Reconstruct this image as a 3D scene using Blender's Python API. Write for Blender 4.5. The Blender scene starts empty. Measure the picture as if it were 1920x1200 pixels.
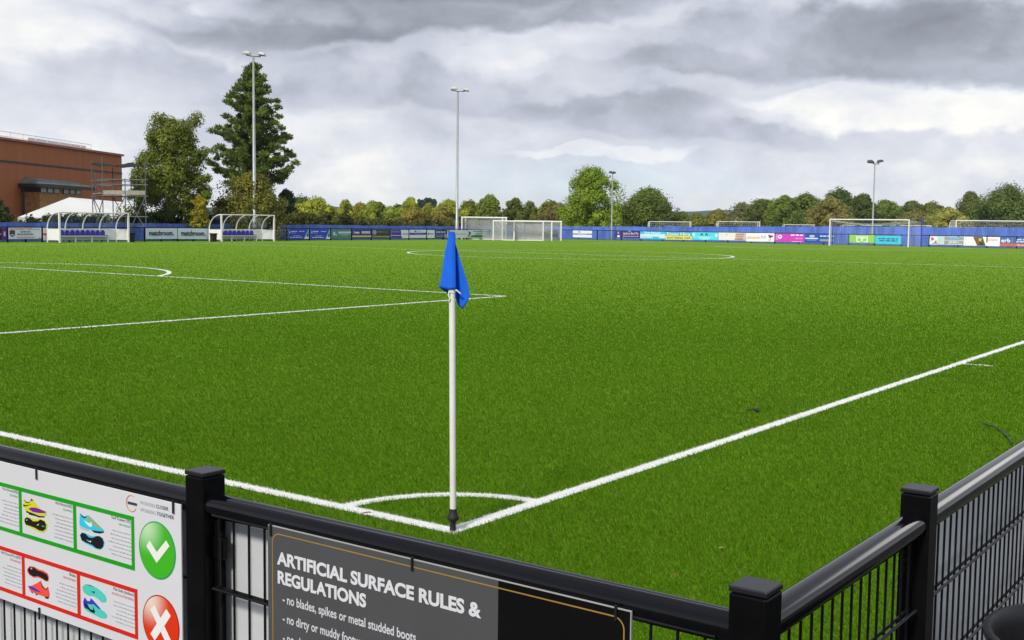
import bpy, math, random
import numpy as np
from mathutils import Matrix, Vector
random.seed(7); RNG = np.random.default_rng(11)
S = bpy.context.scene; COL = S.collection
R = math.radians

# ------------------------------------------------------------------ camera
YAW, PIT, ROL, FPX = 0.630146, -0.0834979, 0.0116375, 2149.19
CAM = np.array([-4.747566, -3.842970, 1.664178])
FW = np.array([math.cos(YAW)*math.cos(PIT), math.sin(YAW)*math.cos(PIT), math.sin(PIT)])
_r = np.array([math.sin(YAW), -math.cos(YAW), 0.0]); _u = np.cross(_r, FW)
RT = math.cos(ROL)*_r + math.sin(ROL)*_u; UP = -math.sin(ROL)*_r + math.cos(ROL)*_u
cd = bpy.data.cameras.new('camera'); cam = bpy.data.objects.new('camera', cd); COL.objects.link(cam)
cam.matrix_world = Matrix(((RT[0], UP[0], -FW[0], CAM[0]), (RT[1], UP[1], -FW[1], CAM[1]), (RT[2], UP[2], -FW[2], CAM[2]), (0, 0, 0, 1)))
cd.sensor_fit = 'HORIZONTAL'; cd.sensor_width = 36.0; cd.lens = FPX/1920*36.0
cd.clip_start = 0.05; cd.clip_end = 20000
S.camera = cam

def ray(px, py): return FW + RT*((px-960)/FPX) + UP*((600-py)/FPX)
def atd(px, py, depth): return CAM + ray(px, py)*depth              # a point at a distance along the view axis
def onX(px, py, X): d = ray(px, py); return CAM + d*((X-CAM[0])/d[0])
def onY(px, py, Y): d = ray(px, py); return CAM + d*((Y-CAM[1])/d[1])
def onZ(px, py, Z): d = ray(px, py); return CAM + d*((Z-CAM[2])/d[2])

# ------------------------------------------------------------------ light and sky
S.view_settings.view_transform = 'Standard'; S.view_settings.look = 'None'
S.view_settings.exposure = 0.15; S.view_settings.gamma = 1.0
SUN_EL = R(40); SUN_H = np.array([-0.95, -0.16]); SUN_H = SUN_H/np.linalg.norm(SUN_H)
sd = bpy.data.lights.new('sun', 'SUN'); sd.energy = 3.3; sd.angle = R(9); sd.color = (1.0, 0.95, 0.86)
so = bpy.data.objects.new('sun', sd); COL.objects.link(so)
so.rotation_euler = Vector((-SUN_H[0]*math.cos(SUN_EL), -SUN_H[1]*math.cos(SUN_EL), -math.sin(SUN_EL))).to_track_quat('-Z', 'Y').to_euler()

class NT:
    """scalar node expressions on a node tree"""
    def __init__(s, nt): s.nt = nt
    def v(s, x): return Sc(s, x)
    def math(s, op, *a, clamp=False):
        n = s.nt.nodes.new('ShaderNodeMath'); n.operation = op; n.use_clamp = clamp
        for i, x in enumerate(a):
            if isinstance(x, Sc): s.nt.links.new(x.k, n.inputs[i])
            else: n.inputs[i].default_value = float(x)
        return Sc(s, n.outputs[0])
    def smooth(s, x, a, b):
        n = s.nt.nodes.new('ShaderNodeMapRange'); n.interpolation_type = 'SMOOTHSTEP'
        s.nt.links.new(x.k, n.inputs[0]); n.inputs[1].default_value = a; n.inputs[2].default_value = b
        return Sc(s, n.outputs[0])
    def noise(s, vec, scale, detail=5, rough=0.55, dist=0.0):
        n = s.nt.nodes.new('ShaderNodeTexNoise'); s.nt.links.new(vec, n.inputs['Vector'])
        n.inputs['Scale'].default_value = scale; n.inputs['Detail'].default_value = detail
        n.inputs['Roughness'].default_value = rough; n.inputs['Distortion'].default_value = dist
        return Sc(s, n.outputs['Fac'])
    def mapping(s, vec, sc, loc=(0, 0, 0)):
        n = s.nt.nodes.new('ShaderNodeMapping'); s.nt.links.new(vec, n.inputs[0])
        n.inputs['Scale'].default_value = sc; n.inputs['Location'].default_value = loc
        return n.outputs[0]
    def mix(s, f, a, b):
        n = s.nt.nodes.new('ShaderNodeMix'); n.data_type = 'RGBA'
        if isinstance(f, Sc): s.nt.links.new(f.k, n.inputs[0])
        else: n.inputs[0].default_value = f
        for i, c in ((6, a), (7, b)):
            if isinstance(c, tuple): n.inputs[i].default_value = (*c[:3], 1)
            else: s.nt.links.new(c, n.inputs[i])
        return n.outputs[2]
class Sc:
    def __init__(s, t, k): s.t, s.k = t, k
    def __add__(s, o): return s.t.math('ADD', s, o)
    __radd__ = __add__
    def __sub__(s, o): return s.t.math('SUBTRACT', s, o)
    def __rsub__(s, o): return s.t.math('SUBTRACT', o, s)
    def __mul__(s, o): return s.t.math('MULTIPLY', s, o)
    __rmul__ = __mul__
    def __truediv__(s, o): return s.t.math('DIVIDE', s, o)

W = bpy.data.worlds.new('World'); S.world = W; W.use_nodes = True
wt = W.node_tree; wt.nodes.clear(); T = NT(wt)
sky = wt.nodes.new('ShaderNodeTexSky'); sky.sky_type = 'NISHITA'; sky.sun_disc = False
sky.sun_elevation = SUN_EL; sky.sun_rotation = math.atan2(SUN_H[0], SUN_H[1]); sky.air_density = 1.0; sky.dust_density = 0.4; sky.ozone_density = 2.0
tc = wt.nodes.new('ShaderNodeTexCoord'); D = tc.outputs['Generated']
sx = wt.nodes.new('ShaderNodeSeparateXYZ'); wt.links.new(D, sx.inputs[0])
dx, dy, dz = (T.v(sx.outputs[i]) for i in range(3))
AZ = T.math('ARCTAN2', dy, dx)
U = (YAW - AZ)*57.29578
V = T.math('ARCSINE', dz)*57.29578
st = T.mapping(D, (1, 1, 1.5))
def voro(vec, scale):
    n = wt.nodes.new('ShaderNodeTexVoronoi'); n.feature = 'F1'; wt.links.new(vec, n.inputs['Vector'])
    n.inputs['Scale'].default_value = scale; n.inputs['Detail'].default_value = 1.5; n.inputs['Roughness'].default_value = 0.5
    return T.v(n.outputs['Distance'])
w1 = T.noise(T.mapping(st, (1, 1, 1), (3.1, 7.7, 1.3)), 7.0, 6, 0.56)
w2 = T.noise(T.mapping(st, (1, 1, 1), (9.4, 2.2, 5.3)), 8.0, 7, 0.58)
fine = T.noise(T.mapping(st, (1, 1, 1.2), (1.7, 4.2, 8.8)), 17.0, 7, 0.58)
big = T.noise(T.mapping(st, (1, 1, 1), (0.3, 5.9, 2.4)), 4.0, 6, 0.52)
# billows: rounded heads, domain bent by noise so that no cell outline shows
bend = wt.nodes.new('ShaderNodeTexNoise'); wt.links.new(st, bend.inputs['Vector']); bend.inputs['Scale'].default_value = 14.0; bend.inputs['Detail'].default_value = 5
bv = wt.nodes.new('ShaderNodeVectorMath'); bv.operation = 'MULTIPLY_ADD'; wt.links.new(bend.outputs['Color'], bv.inputs[0]); bv.inputs[1].default_value = (.10, .10, .06); wt.links.new(st, bv.inputs[2])
puff = 0.55 - voro(T.mapping(bv.outputs[0], (1, 1, 1.15)), 9.0)
Uw = U + (w1 - 0.5)*5.0 - puff*0.8
Vw = V + (w2 - 0.5)*2.4 + (fine - 0.5)*1.2 + puff*1.1
def pxuv(x, y):
    u = math.degrees(math.atan((x-960)/FPX)); hor = 409 + 22.3*x/1920
    return u, math.degrees(math.atan((hor-y)/FPX*math.cos(math.radians(u))))
def blob(x, y, ax, ay, rot=0.0, lo=1.10, hi=0.70, base=None):
    """soft elliptical cloud mass in the sky, centred on a direction; base = angle below which it is cut off (a flat cloud base)"""
    u0, v0 = pxuv(x, y); a = ax/FPX*57.3; b = ay/FPX*57.3
    c, s = math.cos(rot), math.sin(rot)
    du, dv = Uw - u0, Vw - v0
    p = (du*c + dv*s)/a; q = (dv*c - du*s)/b
    m = T.smooth(T.math('SQRT', p*p + q*q), lo, hi)
    if base is not None:
        bb = (q*b)
        m = m*T.smooth(bb, -base/FPX*57.3 - 0.28, -base/FPX*57.3 + 0.28)
    return m
# brightness of the cloud deck, built from masses: 0 dark .. 1 white
low = T.smooth(V, 6.5, 0.5)
crisp = T.noise(T.mapping(bv.outputs[0], (1, 1, 1.3), (4.4, 0.2, 6.1)), 40.0, 5, 0.6)
B = 0.715 + (crisp - 0.5)*0.20 + (big - 0.5)*0.46 + (fine - 0.5)*0.30 + (w2 - 0.5)*0.22 + puff*0.30 + low*0.14 + (fine - 0.5)*low*0.35
for args, amt in (
    (dict(x=880, y=14, ax=600, ay=84, rot=0.12, base=64), -0.35),      # dark mass along the top
    (dict(x=1000, y=-40, ax=800, ay=62, rot=0.05), -0.22),
    (dict(x=470, y=80, ax=330, ay=46, rot=-0.04, base=34), -0.17),
    (dict(x=1620, y=110, ax=540, ay=84, rot=-0.03, base=52), -0.29),   # flat based mass on the right
    (dict(x=1800, y=60, ax=340, ay=60, rot=0.0), -0.10),
    (dict(x=1290, y=240, ax=330, ay=46, rot=-0.08, base=34), -0.18),   # middle band
    (dict(x=740, y=175, ax=360, ay=56, rot=-0.05, base=42), -0.19),
    (dict(x=300, y=170, ax=330, ay=50), -0.08),
    (dict(x=40, y=45, ax=230, ay=95), 0.30),                            # bright gaps
    (dict(x=310, y=45, ax=130, ay=36), 0.12),
    (dict(x=1040, y=100, ax=220, ay=30, rot=0.05), 0.10),
    (dict(x=1330, y=70, ax=160, ay=36), 0.08),
    (dict(x=1730, y=212, ax=400, ay=38), 0.27),
    (dict(x=1120, y=296, ax=200, ay=16), 0.18),
    (dict(x=80, y=215, ax=300, ay=80), 0.13),
):
    B = B + blob(**args)*amt
B = B - T.smooth(V, 11.0, 26.0)*0.30                                     # the heavy bank carries on overhead
rail_glint = T.smooth(T.math('ABSOLUTE', V - 43.0), 5.0, 1.5)*T.smooth(T.math('ABSOLUTE', U - 20.0), 80.0, 40.0)      # bright sky band added above the frame, unseen, for highlights on the rails
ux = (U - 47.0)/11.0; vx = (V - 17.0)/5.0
rail_glint = rail_glint + T.smooth(T.math('SQRT', ux*ux + vx*vx), 1.3, 0.5)*1.3  # second bright patch, added right of the frame for the rail highlight
B = B + rail_glint*0.5
B = T.math('MAXIMUM', T.math('MINIMUM', B, 1.0), 0.0)
ramp = wt.nodes.new('ShaderNodeValToRGB'); wt.links.new(B.k, ramp.inputs[0])
el = ramp.color_ramp.elements
el[0].position = 0.0; el[0].color = (0.225, 0.24, 0.28, 1)
el[1].position = 1.0; el[1].color = (0.95, 0.94, 0.90, 1)
for p, c in ((0.25, (0.335, 0.37, 0.43)), (0.5, (0.53, 0.562, 0.645)), (0.75, (0.71, 0.735, 0.79))):
    e = el.new(p); e.color = (*c, 1)
gap = T.smooth(V, 4.5, 1.0)                                              # thin breaks low down where blue shows
cover = 1.0 - gap*T.smooth(big*0.5 + w2*0.5 + (fine - 0.5)*0.45, 0.53, 0.40)*0.40
bg1 = wt.nodes.new('ShaderNodeBackground'); bg1.inputs[1].default_value = 0.14
tint = wt.nodes.new('ShaderNodeVectorMath'); tint.operation = 'MULTIPLY'; tint.inputs[1].default_value = (0.80, 0.85, 1.04)
wt.links.new(sky.outputs[0], tint.inputs[0]); wt.links.new(tint.outputs[0], bg1.inputs[0])
bg2 = wt.nodes.new('ShaderNodeBackground'); wt.links.new((rail_glint*1.7 + 1.0).k, bg2.inputs[1]); wt.links.new(ramp.outputs[0], bg2.inputs[0])  # the added patches shine stronger than the cloud deck
mxs = wt.nodes.new('ShaderNodeMixShader'); wo = wt.nodes.new('ShaderNodeOutputWorld')
wt.links.new(cover.k, mxs.inputs[0]); wt.links.new(bg1.outputs[0], mxs.inputs[1]); wt.links.new(bg2.outputs[0], mxs.inputs[2])
wt.links.new(mxs.outputs[0], wo.inputs[0])

# ------------------------------------------------------------------ materials
MATS = {}
def mat(name, col, rough=0.6, metal=0.0, var=0.12, scale=6.0, bump=0.0, spec=0.5, coat=0.0, stretch=(1, 1, 1)):
    if name in MATS: return MATS[name]
    m = bpy.data.materials.new(name); m.use_nodes = True; nt = m.node_tree; t = NT(nt)
    p = nt.nodes['Principled BSDF']; c = nt.nodes.new('ShaderNodeTexCoord')
    vec = t.mapping(c.outputs['Object'], stretch)
    n = t.noise(vec, scale, 6, 0.6)
    lo = tuple(max(0, x*(1-var)) for x in col); hi = tuple(min(1, x*(1+var)) for x in col)
    nt.links.new(t.mix(t.smooth(n, 0.3, 0.7), lo, hi), p.inputs['Base Color'])
    rr = n*0.16 + (rough - 0.08); nt.links.new(rr.k, p.inputs['Roughness'])
    p.inputs['Metallic'].default_value = metal; p.inputs['Specular IOR Level'].default_value = spec
    p.inputs['Coat Weight'].default_value = coat
    if bump:
        b = nt.nodes.new('ShaderNodeBump'); b.inputs['Strength'].default_value = bump; b.inputs['Distance'].default_value = 0.01
        nt.links.new(t.noise(vec, scale*5, 5, 0.6).k, b.inputs['Height']); nt.links.new(b.outputs[0], p.inputs['Normal'])
    MATS[name] = m; return m
def ink(col):                                                           # printing ink / board colours
    k = 'ink_%d_%d_%d' % tuple(round(c*255) for c in col)
    return mat(k, col, 0.45, var=0.04, scale=3.0, spec=0.4)
def srgb(r, g, b):
    f = lambda c: (c/255/12.92 if c <= 10 else ((c/255+0.055)/1.055)**2.4)
    return (f(r), f(g), f(b))
def attr_mat(name, rough, transl=0.0, spec=0.2):
    m = bpy.data.materials.new(name); m.use_nodes = True; nt = m.node_tree
    p = nt.nodes['Principled BSDF']; a = nt.nodes.new('ShaderNodeAttribute'); a.attribute_name = 'col'
    nt.links.new(a.outputs['Color'], p.inputs['Base Color']); p.inputs['Roughness'].default_value = rough
    p.inputs['Specular IOR Level'].default_value = spec
    if transl:
        tr = nt.nodes.new('ShaderNodeBsdfTranslucent'); nt.links.new(a.outputs['Color'], tr.inputs[0])
        mx = nt.nodes.new('ShaderNodeMixShader'); mx.inputs[0].default_value = transl
        nt.links.new(p.outputs[0], mx.inputs[1]); nt.links.new(tr.outputs[0], mx.inputs[2])
        nt.links.new(mx.outputs[0], nt.nodes['Material Output'].inputs[0])
    MATS[name] = m; return m
def glass_mat():
    m = bpy.data.materials.new('clear_glazing'); m.use_nodes = True; nt = m.node_tree; nt.nodes.clear(); t = NT(nt)
    o = nt.nodes.new('ShaderNodeOutputMaterial'); tr = nt.nodes.new('ShaderNodeBsdfTransparent'); g = nt.nodes.new('ShaderNodeBsdfGlossy')
    tr.inputs[0].default_value = (0.80, 0.83, 0.84, 1); g.inputs['Roughness'].default_value = 0.12; g.inputs[0].default_value = (0.8, 0.8, 0.8, 1)
    c = nt.nodes.new('ShaderNodeTexCoord'); n = t.noise(c.outputs['Object'], 1.5, 4); f = n*0.14 + 0.02
    mx = nt.nodes.new('ShaderNodeMixShader'); nt.links.new(f.k, mx.inputs[0]); nt.links.new(tr.outputs[0], mx.inputs[1]); nt.links.new(g.outputs[0], mx.inputs[2])
    nt.links.new(mx.outputs[0], o.inputs[0]); return m
M_BLACK = mat('black_powder_coat', (0.0035, 0.0035, 0.0042), 0.30, var=0.25, scale=9, spec=0.10)
M_RAIL = mat('glossy_black_rail', (0.0028, 0.0028, 0.0044), 0.11, var=0.3, scale=3, spec=0.34)
M_WIRE = mat('black_wire', (0.004, 0.004, 0.005), 0.35, var=0.2, scale=12, spec=0.3)
M_WHITE = mat('white_paint', (0.78, 0.78, 0.77), 0.45, var=0.05, scale=4)
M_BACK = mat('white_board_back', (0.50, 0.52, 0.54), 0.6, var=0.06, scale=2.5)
M_GALV = mat('galvanised_steel', (0.36, 0.38, 0.40), 0.45, metal=0.35, var=0.12, scale=3)
M_SCAF = mat('scaffold_tube', (0.12, 0.125, 0.13), 0.55, metal=0.2, var=0.2, scale=3)
M_PLANK = mat('scaffold_board', (0.30, 0.29, 0.25), 0.8, var=0.2, scale=2)
M_SHEET = mat('dark_roof_sheet', (0.018, 0.022, 0.018), 0.8, var=0.3, scale=2, spec=0.1)
M_FENCE = mat('blue_fence_paint', (0.085, 0.165, 0.56), 0.6, var=0.28, scale=1.6, stretch=(1, 1, 0.25), bump=0.1)
M_SEAT = mat('blue_seat_plastic', (0.045, 0.024, 0.36), 0.4, var=0.1)
M_GLASS = glass_mat()
M_RUBBER = mat('black_rubber', (0.012, 0.012, 0.013), 0.7, var=0.2)
M_FLAG = mat('blue_flag_cloth', (0.012, 0.13, 0.72), 0.75, var=0.08, scale=20, bump=0.15, spec=0.2)
M_POLE = mat('white_pole_plastic', (0.72, 0.72, 0.69), 0.4, var=0.06, scale=5)
M_NET = mat('white_net_cord', (0.80, 0.80, 0.80), 0.8)
M_TNET = mat('teal_net_cord', (0.02, 0.12, 0.17), 0.8)
M_BARK = mat('bark', (0.10, 0.075, 0.05), 0.9, var=0.3, scale=4, bump=0.4)
M_TENT = mat('white_marquee_fabric', (0.80, 0.80, 0.79), 0.6, var=0.03, scale=0.6)
M_LEAF = attr_mat('leaf', 0.6, 0.38, 0.10)
M_BLADE = attr_mat('turf_fibre', 0.6, 0.18, 0.05)
M_TIE = mat('black_cable_tie', (0.008, 0.008, 0.009), 0.4)

# ------------------------------------------------------------------ object helpers
ROOTM = {}
def tag(o, label=None, cat=None, group=None, kind=None):
    if label: o['label'] = label
    if cat: o['category'] = cat
    if group: o['group'] = group
    if kind: o['kind'] = kind
    return o
def thing(name, label, cat, loc=(0, 0, 0), frame=None, group=None):
    o = bpy.data.objects.new(name, None); COL.objects.link(o); o.empty_display_size = 0.2
    m = frame if frame is not None else Matrix.Translation(Vector([float(c) for c in loc]))
    o.matrix_world = m; ROOTM[o] = m.copy()
    return tag(o, label, cat, group)
def link_mesh(name, me, mats, parent=None, smooth=False):
    o = bpy.data.objects.new(name, me); COL.objects.link(o)
    for m in (mats if isinstance(mats, (list, tuple)) else [mats]): me.materials.append(m)
    if parent is not None:
        o.parent = parent
        if parent in ROOTM: ROOTM[o] = ROOTM[parent]
    if smooth:
        me.polygons.foreach_set('use_smooth', [True]*len(me.polygons))
        if hasattr(me, 'set_sharp_from_angle'): me.set_sharp_from_angle(angle=R(40))
    return o
class MB:
    def __init__(s): s.v, s.f, s.mi, s.cur = [], [], [], 0
    def add(s, vs, fs):
        b = len(s.v); s.v += [tuple(map(float, q)) for q in vs]
        for f in fs: s.f.append([b+i for i in f]); s.mi.append(s.cur)
        return s
    def box(s, x0, x1, y0, y1, z0, z1):
        return s.hexa([(x0, y0, z0), (x1, y0, z0), (x1, y1, z0), (x0, y1, z0), (x0, y0, z1), (x1, y0, z1), (x1, y1, z1), (x0, y1, z1)])
    def hexa(s, p): return s.add(p, [(0, 3, 2, 1), (4, 5, 6, 7), (0, 1, 5, 4), (1, 2, 6, 5), (2, 3, 7, 6), (3, 0, 4, 7)])
    def obox(s, c, a, b, d):                                            # centre and three half axes
        c, a, b, d = map(np.array, (c, a, b, d))
        return s.hexa([c-a-b-d, c+a-b-d, c+a+b-d, c-a+b-d, c-a-b+d, c+a-b+d, c+a+b+d, c-a+b+d])
    def tube(s, pts, r, n=8, cap=True):
        pts = [np.array(p, float) for p in pts]; rs = r if isinstance(r, (list, tuple)) else [r]*len(pts)
        rings = []; ref = None
        for i, p in enumerate(pts):
            d = pts[min(i+1, len(pts)-1)] - pts[max(i-1, 0)]; d = d/(np.linalg.norm(d)+1e-12)
            if ref is None: ref = np.array([0, 0, 1.0]) if abs(d[2]) < 0.9 else np.array([1.0, 0, 0])
            a = np.cross(d, ref); a /= np.linalg.norm(a)+1e-12; b = np.cross(d, a); ref = -np.cross(d, a) if False else np.cross(a, d)
            rings.append([p + rs[i]*(math.cos(2*math.pi*k/n)*a + math.sin(2*math.pi*k/n)*b) for k in range(n)])
        vs = [q for g in rings for q in g]; fs = []
        for i in range(len(pts)-1):
            for k in range(n): fs.append((i*n+k, i*n+(k+1) % n, (i+1)*n+(k+1) % n, (i+1)*n+k))
        if cap: fs.append(tuple(range(n))[::-1]); fs.append(tuple((len(pts)-1)*n+k for k in range(n)))
        return s.add(vs, fs)
    def lathe(s, c, prof, n=24, cap=True):                              # profile of (r, z)
        vs = []; fs = []
        for r, z in prof:
            vs += [(c[0]+r*math.cos(2*math.pi*k/n), c[1]+r*math.sin(2*math.pi*k/n), c[2]+z) for k in range(n)]
        for i in range(len(prof)-1):
            for k in range(n): fs.append((i*n+k, i*n+(k+1) % n, (i+1)*n+(k+1) % n, (i+1)*n+k))
        if cap: fs.append(tuple(range(n))[::-1]); fs.append(tuple((len(prof)-1)*n+k for k in range(n)))
        return s.add(vs, fs)
    def prism(s, poly, z0, z1):                                         # polygon in local xy
        n = len(poly); a = sum(poly[i][0]*poly[(i+1) % n][1]-poly[(i+1) % n][0]*poly[i][1] for i in range(n))
        if a < 0: poly = poly[::-1]
        vs = [(x, y, z0) for x, y in poly] + [(x, y, z1) for x, y in poly]
        return s.add(vs, [tuple(range(n))[::-1], tuple(range(n, 2*n))] + [(i, (i+1) % n, n+(i+1) % n, n+i) for i in range(n)])
    def ribbon(s, a, b, w, up=(0, 0, 1)):                               # a thin four sided cord
        return s.tube([a, b], w, 3, cap=False)
    def build(s, name, mats, parent=None, smooth=False, local=False, bevel=0.0):
        me = bpy.data.meshes.new(name); V_ = np.array(s.v)
        if parent is not None and parent in ROOTM and not local:
            mi = np.array(ROOTM[parent].inverted()); V_ = V_ @ mi[:3, :3].T + mi[:3, 3]
        me.from_pydata(V_.tolist(), [], s.f)
        if len(set(s.mi)) > 1: me.polygons.foreach_set('material_index', s.mi)
        me.update(); o = link_mesh(name, me, mats, parent, smooth)
        if bevel:
            b = o.modifiers.new('bevel', 'BEVEL'); b.width = bevel; b.segments = 2; b.limit_method = 'ANGLE'; b.angle_limit = R(50)
        return o
def np_mesh(name, verts, nper, cols, mats, parent=None):                # many separate nper-gons, one colour per polygon
    n = len(verts)//nper; me = bpy.data.meshes.new(name)
    if parent is not None and parent in ROOTM:
        mi = np.array(ROOTM[parent].inverted()); verts = verts @ mi[:3, :3].T + mi[:3, 3]
    me.vertices.add(len(verts)); me.vertices.foreach_set('co', np.ascontiguousarray(verts, np.float32).ravel())
    me.loops.add(len(verts)); me.loops.foreach_set('vertex_index', np.arange(len(verts), dtype=np.int32))
    me.polygons.add(n); me.polygons.foreach_set('loop_start', np.arange(0, len(verts), nper, dtype=np.int32))
    me.polygons.foreach_set('loop_total', np.full(n, nper, np.int32))
    a = me.color_attributes.new('col', 'FLOAT_COLOR', 'POINT')
    c4 = np.ones((len(verts), 4), np.float32); c4[:, :3] = np.repeat(cols, nper, 0) if len(cols) == n else cols
    a.data.foreach_set('color', c4.ravel()); me.update(calc_edges=True)
    return link_mesh(name, me, mats, parent)
def text_polys(body, w=None, h=None, bold=0.0, align='LEFT', res=3):
    """flat letter mesh in local xy, scaled to the given cap height and/or width; returns verts, faces"""
    cu = bpy.data.curves.new('lettering', 'FONT'); cu.body = body; cu.size = 1.0; cu.offset = bold; cu.resolution_u = res; cu.fill_mode = 'FRONT'
    ob = bpy.data.objects.new('lettering', cu); COL.objects.link(ob)
    me = bpy.data.meshes.new_from_object(ob.evaluated_get(bpy.context.evaluated_depsgraph_get()))
    vs = np.array([v.co[:2] for v in me.vertices]); fs = [tuple(p.vertices) for p in me.polygons]
    bpy.data.objects.remove(ob); bpy.data.curves.remove(cu); bpy.data.meshes.remove(me)
    sy = (h/0.69) if h else None
    wid = vs[:, 0].max()-vs[:, 0].min(); vs[:, 0] -= vs[:, 0].min()
    sxx = (w/wid) if w else sy
    if sy is None: sy = sxx
    vs = vs*np.array([sxx, sy])
    if align == 'RIGHT': vs[:, 0] -= vs[:, 0].max()
    if align == 'CENTER': vs[:, 0] -= vs[:, 0].max()/2
    return vs, fs
def put_text(mb, body, x, y, z, **k):
    vs, fs = text_polys(body, **k); mb.add([(x+a, y+b, z) for a, b in vs], fs)

# ================================================================== SETTING
L, WD = 99.77, 64.02
def ground_material(name, cols, scales, bump=0.0, rough=0.8, sheen=None):
    m = bpy.data.materials.new(name); m.use_nodes = True; nt = m.node_tree; t = NT(nt); p = nt.nodes['Principled BSDF']
    g = nt.nodes.new('ShaderNodeNewGeometry'); P = g.outputs['Position']
    a = t.noise(P, scales[0], 3, 0.5); b = t.noise(P, scales[1], 5, 0.6); c = t.noise(P, scales[2], 3, 0.7)
    f = a*0.35 + b*0.35 + c*0.5 - 0.1
    nt.links.new(t.mix(t.smooth(f, 0.28, 0.72), cols[0], cols[1]), p.inputs['Base Color'])
    p.inputs['Roughness'].default_value = rough; p.inputs['Specular IOR Level'].default_value = 0.05
    if sheen: p.inputs['Sheen Weight'].default_value = sheen[0]; p.inputs['Sheen Roughness'].default_value = sheen[1]; p.inputs['Sheen Tint'].default_value = (*sheen[2], 1)   # fibre fuzz seen edge on
    if bump:
        bn = nt.nodes.new('ShaderNodeBump'); bn.inputs['Strength'].default_value = bump; bn.inputs['Distance'].default_value = 0.02
        nt.links.new(c.k, bn.inputs['Height']); nt.links.new(bn.outputs[0], p.inputs['Normal'])
    return m
M_TURF = ground_material('artificial_turf', ((0.036, 0.086, 0.003), (0.054, 0.118, 0.004)), (0.12, 1.1, 60.0), 0.35, sheen=(0.68, 0.5, (0.37, 0.63, 0.04)))
M_FIELD = ground_material('rough_grass', ((0.05, 0.075, 0.015), (0.11, 0.13, 0.03)), (0.05, 0.6, 9.0), 0.2)
M_TARMAC = ground_material('tarmac', ((0.05, 0.05, 0.052), (0.085, 0.085, 0.085)), (0.3, 6.0, 90.0), 0.4)
M_LINE = ground_material('white_turf_line', ((0.66, 0.67, 0.66), (0.80, 0.81, 0.79)), (0.5, 6.0, 80.0), 0.3)
g = MB(); g.add([(-3000, -3000, -0.06), (6000, -3000, -0.06), (6000, 6000, -0.06), (-3000, 6000, -0.06)], [(0, 1, 2, 3)])
tag(g.build('ground', M_FIELD), kind='structure')
g = MB(); g.box(-3.30, 106.9, -3.35, 72.6, -0.058, 0.0)
tag(g.build('pitch', M_TURF), kind='structure')
g = MB(); g.add([(-14, -14, -0.03), (60, -14, -0.03), (60, -3.36, -0.03), (-3.31, -3.36, -0.03), (-3.31, 60, -0.03), (-14, 60, -0.03)], [(0, 1, 2, 3), (0, 3, 4, 5)])
tag(g.build('path', M_TARMAC), kind='structure')

# pitch markings: segments and arcs (centre line, width)
SEG = [((0, 0), (0, WD), .11), ((0, 0), (L, 0), .11), ((0, WD), (L, WD), .17), ((L, 0), (L, WD), .17), ((L/2, 0), (L/2, WD), .18),
       ((9.93, -.06), (9.96, -.36), .085)]
for xg, sgn in ((0, 1), (L, -1)):
    for half, dep in ((20.16, 16.5), (9.16, 5.5)):
        a, b = WD/2-half, WD/2+half; xe = xg+sgn*dep
        SEG += [((xg, a), (xe, a), .15), ((xg, b), (xe, b), .15), ((xe, a), (xe, b), .15)]
aD = math.acos(5.5/9.15)
ARC = [((0, 0), .83, 0, math.pi/2), ((0, WD), 1.0, -math.pi/2, 0), ((L, 0), 1.0, math.pi/2, math.pi), ((L, WD), 1.0, math.pi, 1.5*math.pi),
       ((L/2, WD/2), 9.15, 0, 2*math.pi), ((11, WD/2), 9.15, -aD, aD), ((L-11, WD/2), 9.15, math.pi-aD, math.pi+aD)]
def line_mask(x, y):
    m = np.zeros(len(x), bool); wob = (RNG.random(len(x))-.5)*.012
    for (a, b, w) in SEG:
        a, b = np.array(a, float), np.array(b, float); d = b-a; ln = np.linalg.norm(d); d /= ln
        px, py = x-a[0], y-a[1]; tt = px*d[0]+py*d[1]; nn = np.abs(-px*d[1]+py*d[0])
        m |= (tt > -w/2) & (tt < ln+w/2) & (nn < w/2+wob)
    for (c, r, a0, a1) in ARC:
        rr = np.hypot(x-c[0], y-c[1]); an = (np.arctan2(y-c[1], x-c[0])-a0) % (2*math.pi)
        m |= (np.abs(rr-r) < (.078 if r > 2 else .052)+wob) & (an <= (a1-a0))
    return m
g = MB(); zl = 0.004
for i, (a, b, w) in enumerate(SEG):
    a, b = np.array(a, float), np.array(b, float); d = (b-a)/np.linalg.norm(b-a); n = np.array([-d[1], d[0]])*(w/2-.006); z = zl + i*0.0002
    k = max(2, int(np.linalg.norm(b-a)/1.5)); pts = []
    for j in range(k+1):
        p = a+(b-a)*j/k + n*0.09*math.sin(j*1.7+i); pts += [(*(p+n), z), (*(p-n), z)]
    g.add(pts, [(2*j, 2*j+1, 2*j+3, 2*j+2) for j in range(k)])
for i, (c, r, a0, a1) in enumerate(ARC):
    k = max(16, int(r*(a1-a0)*4)); pts = []; z = zl - 0.0004 - 0.0002*i
    for j in range(k+1):
        a = a0+(a1-a0)*j/k; q = .078 if r > 2 else .047; pts += [(c[0]+(r-q)*math.cos(a), c[1]+(r-q)*math.sin(a), z), (c[0]+(r+q)*math.cos(a), c[1]+(r+q)*math.sin(a), z)]
    g.add(pts, [(2*j, 2*j+1, 2*j+3, 2*j+2) for j in range(k)])
for c in ((11, WD/2), (L-11, WD/2), (L/2, WD/2)):
    g.add([(c[0]+.11*math.cos(k*.5236), c[1]+.11*math.sin(k*.5236), zl+.0006) for k in range(12)], [tuple(range(12))])
tag(g.build('pitch_markings', M_LINE), kind='structure')

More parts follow.
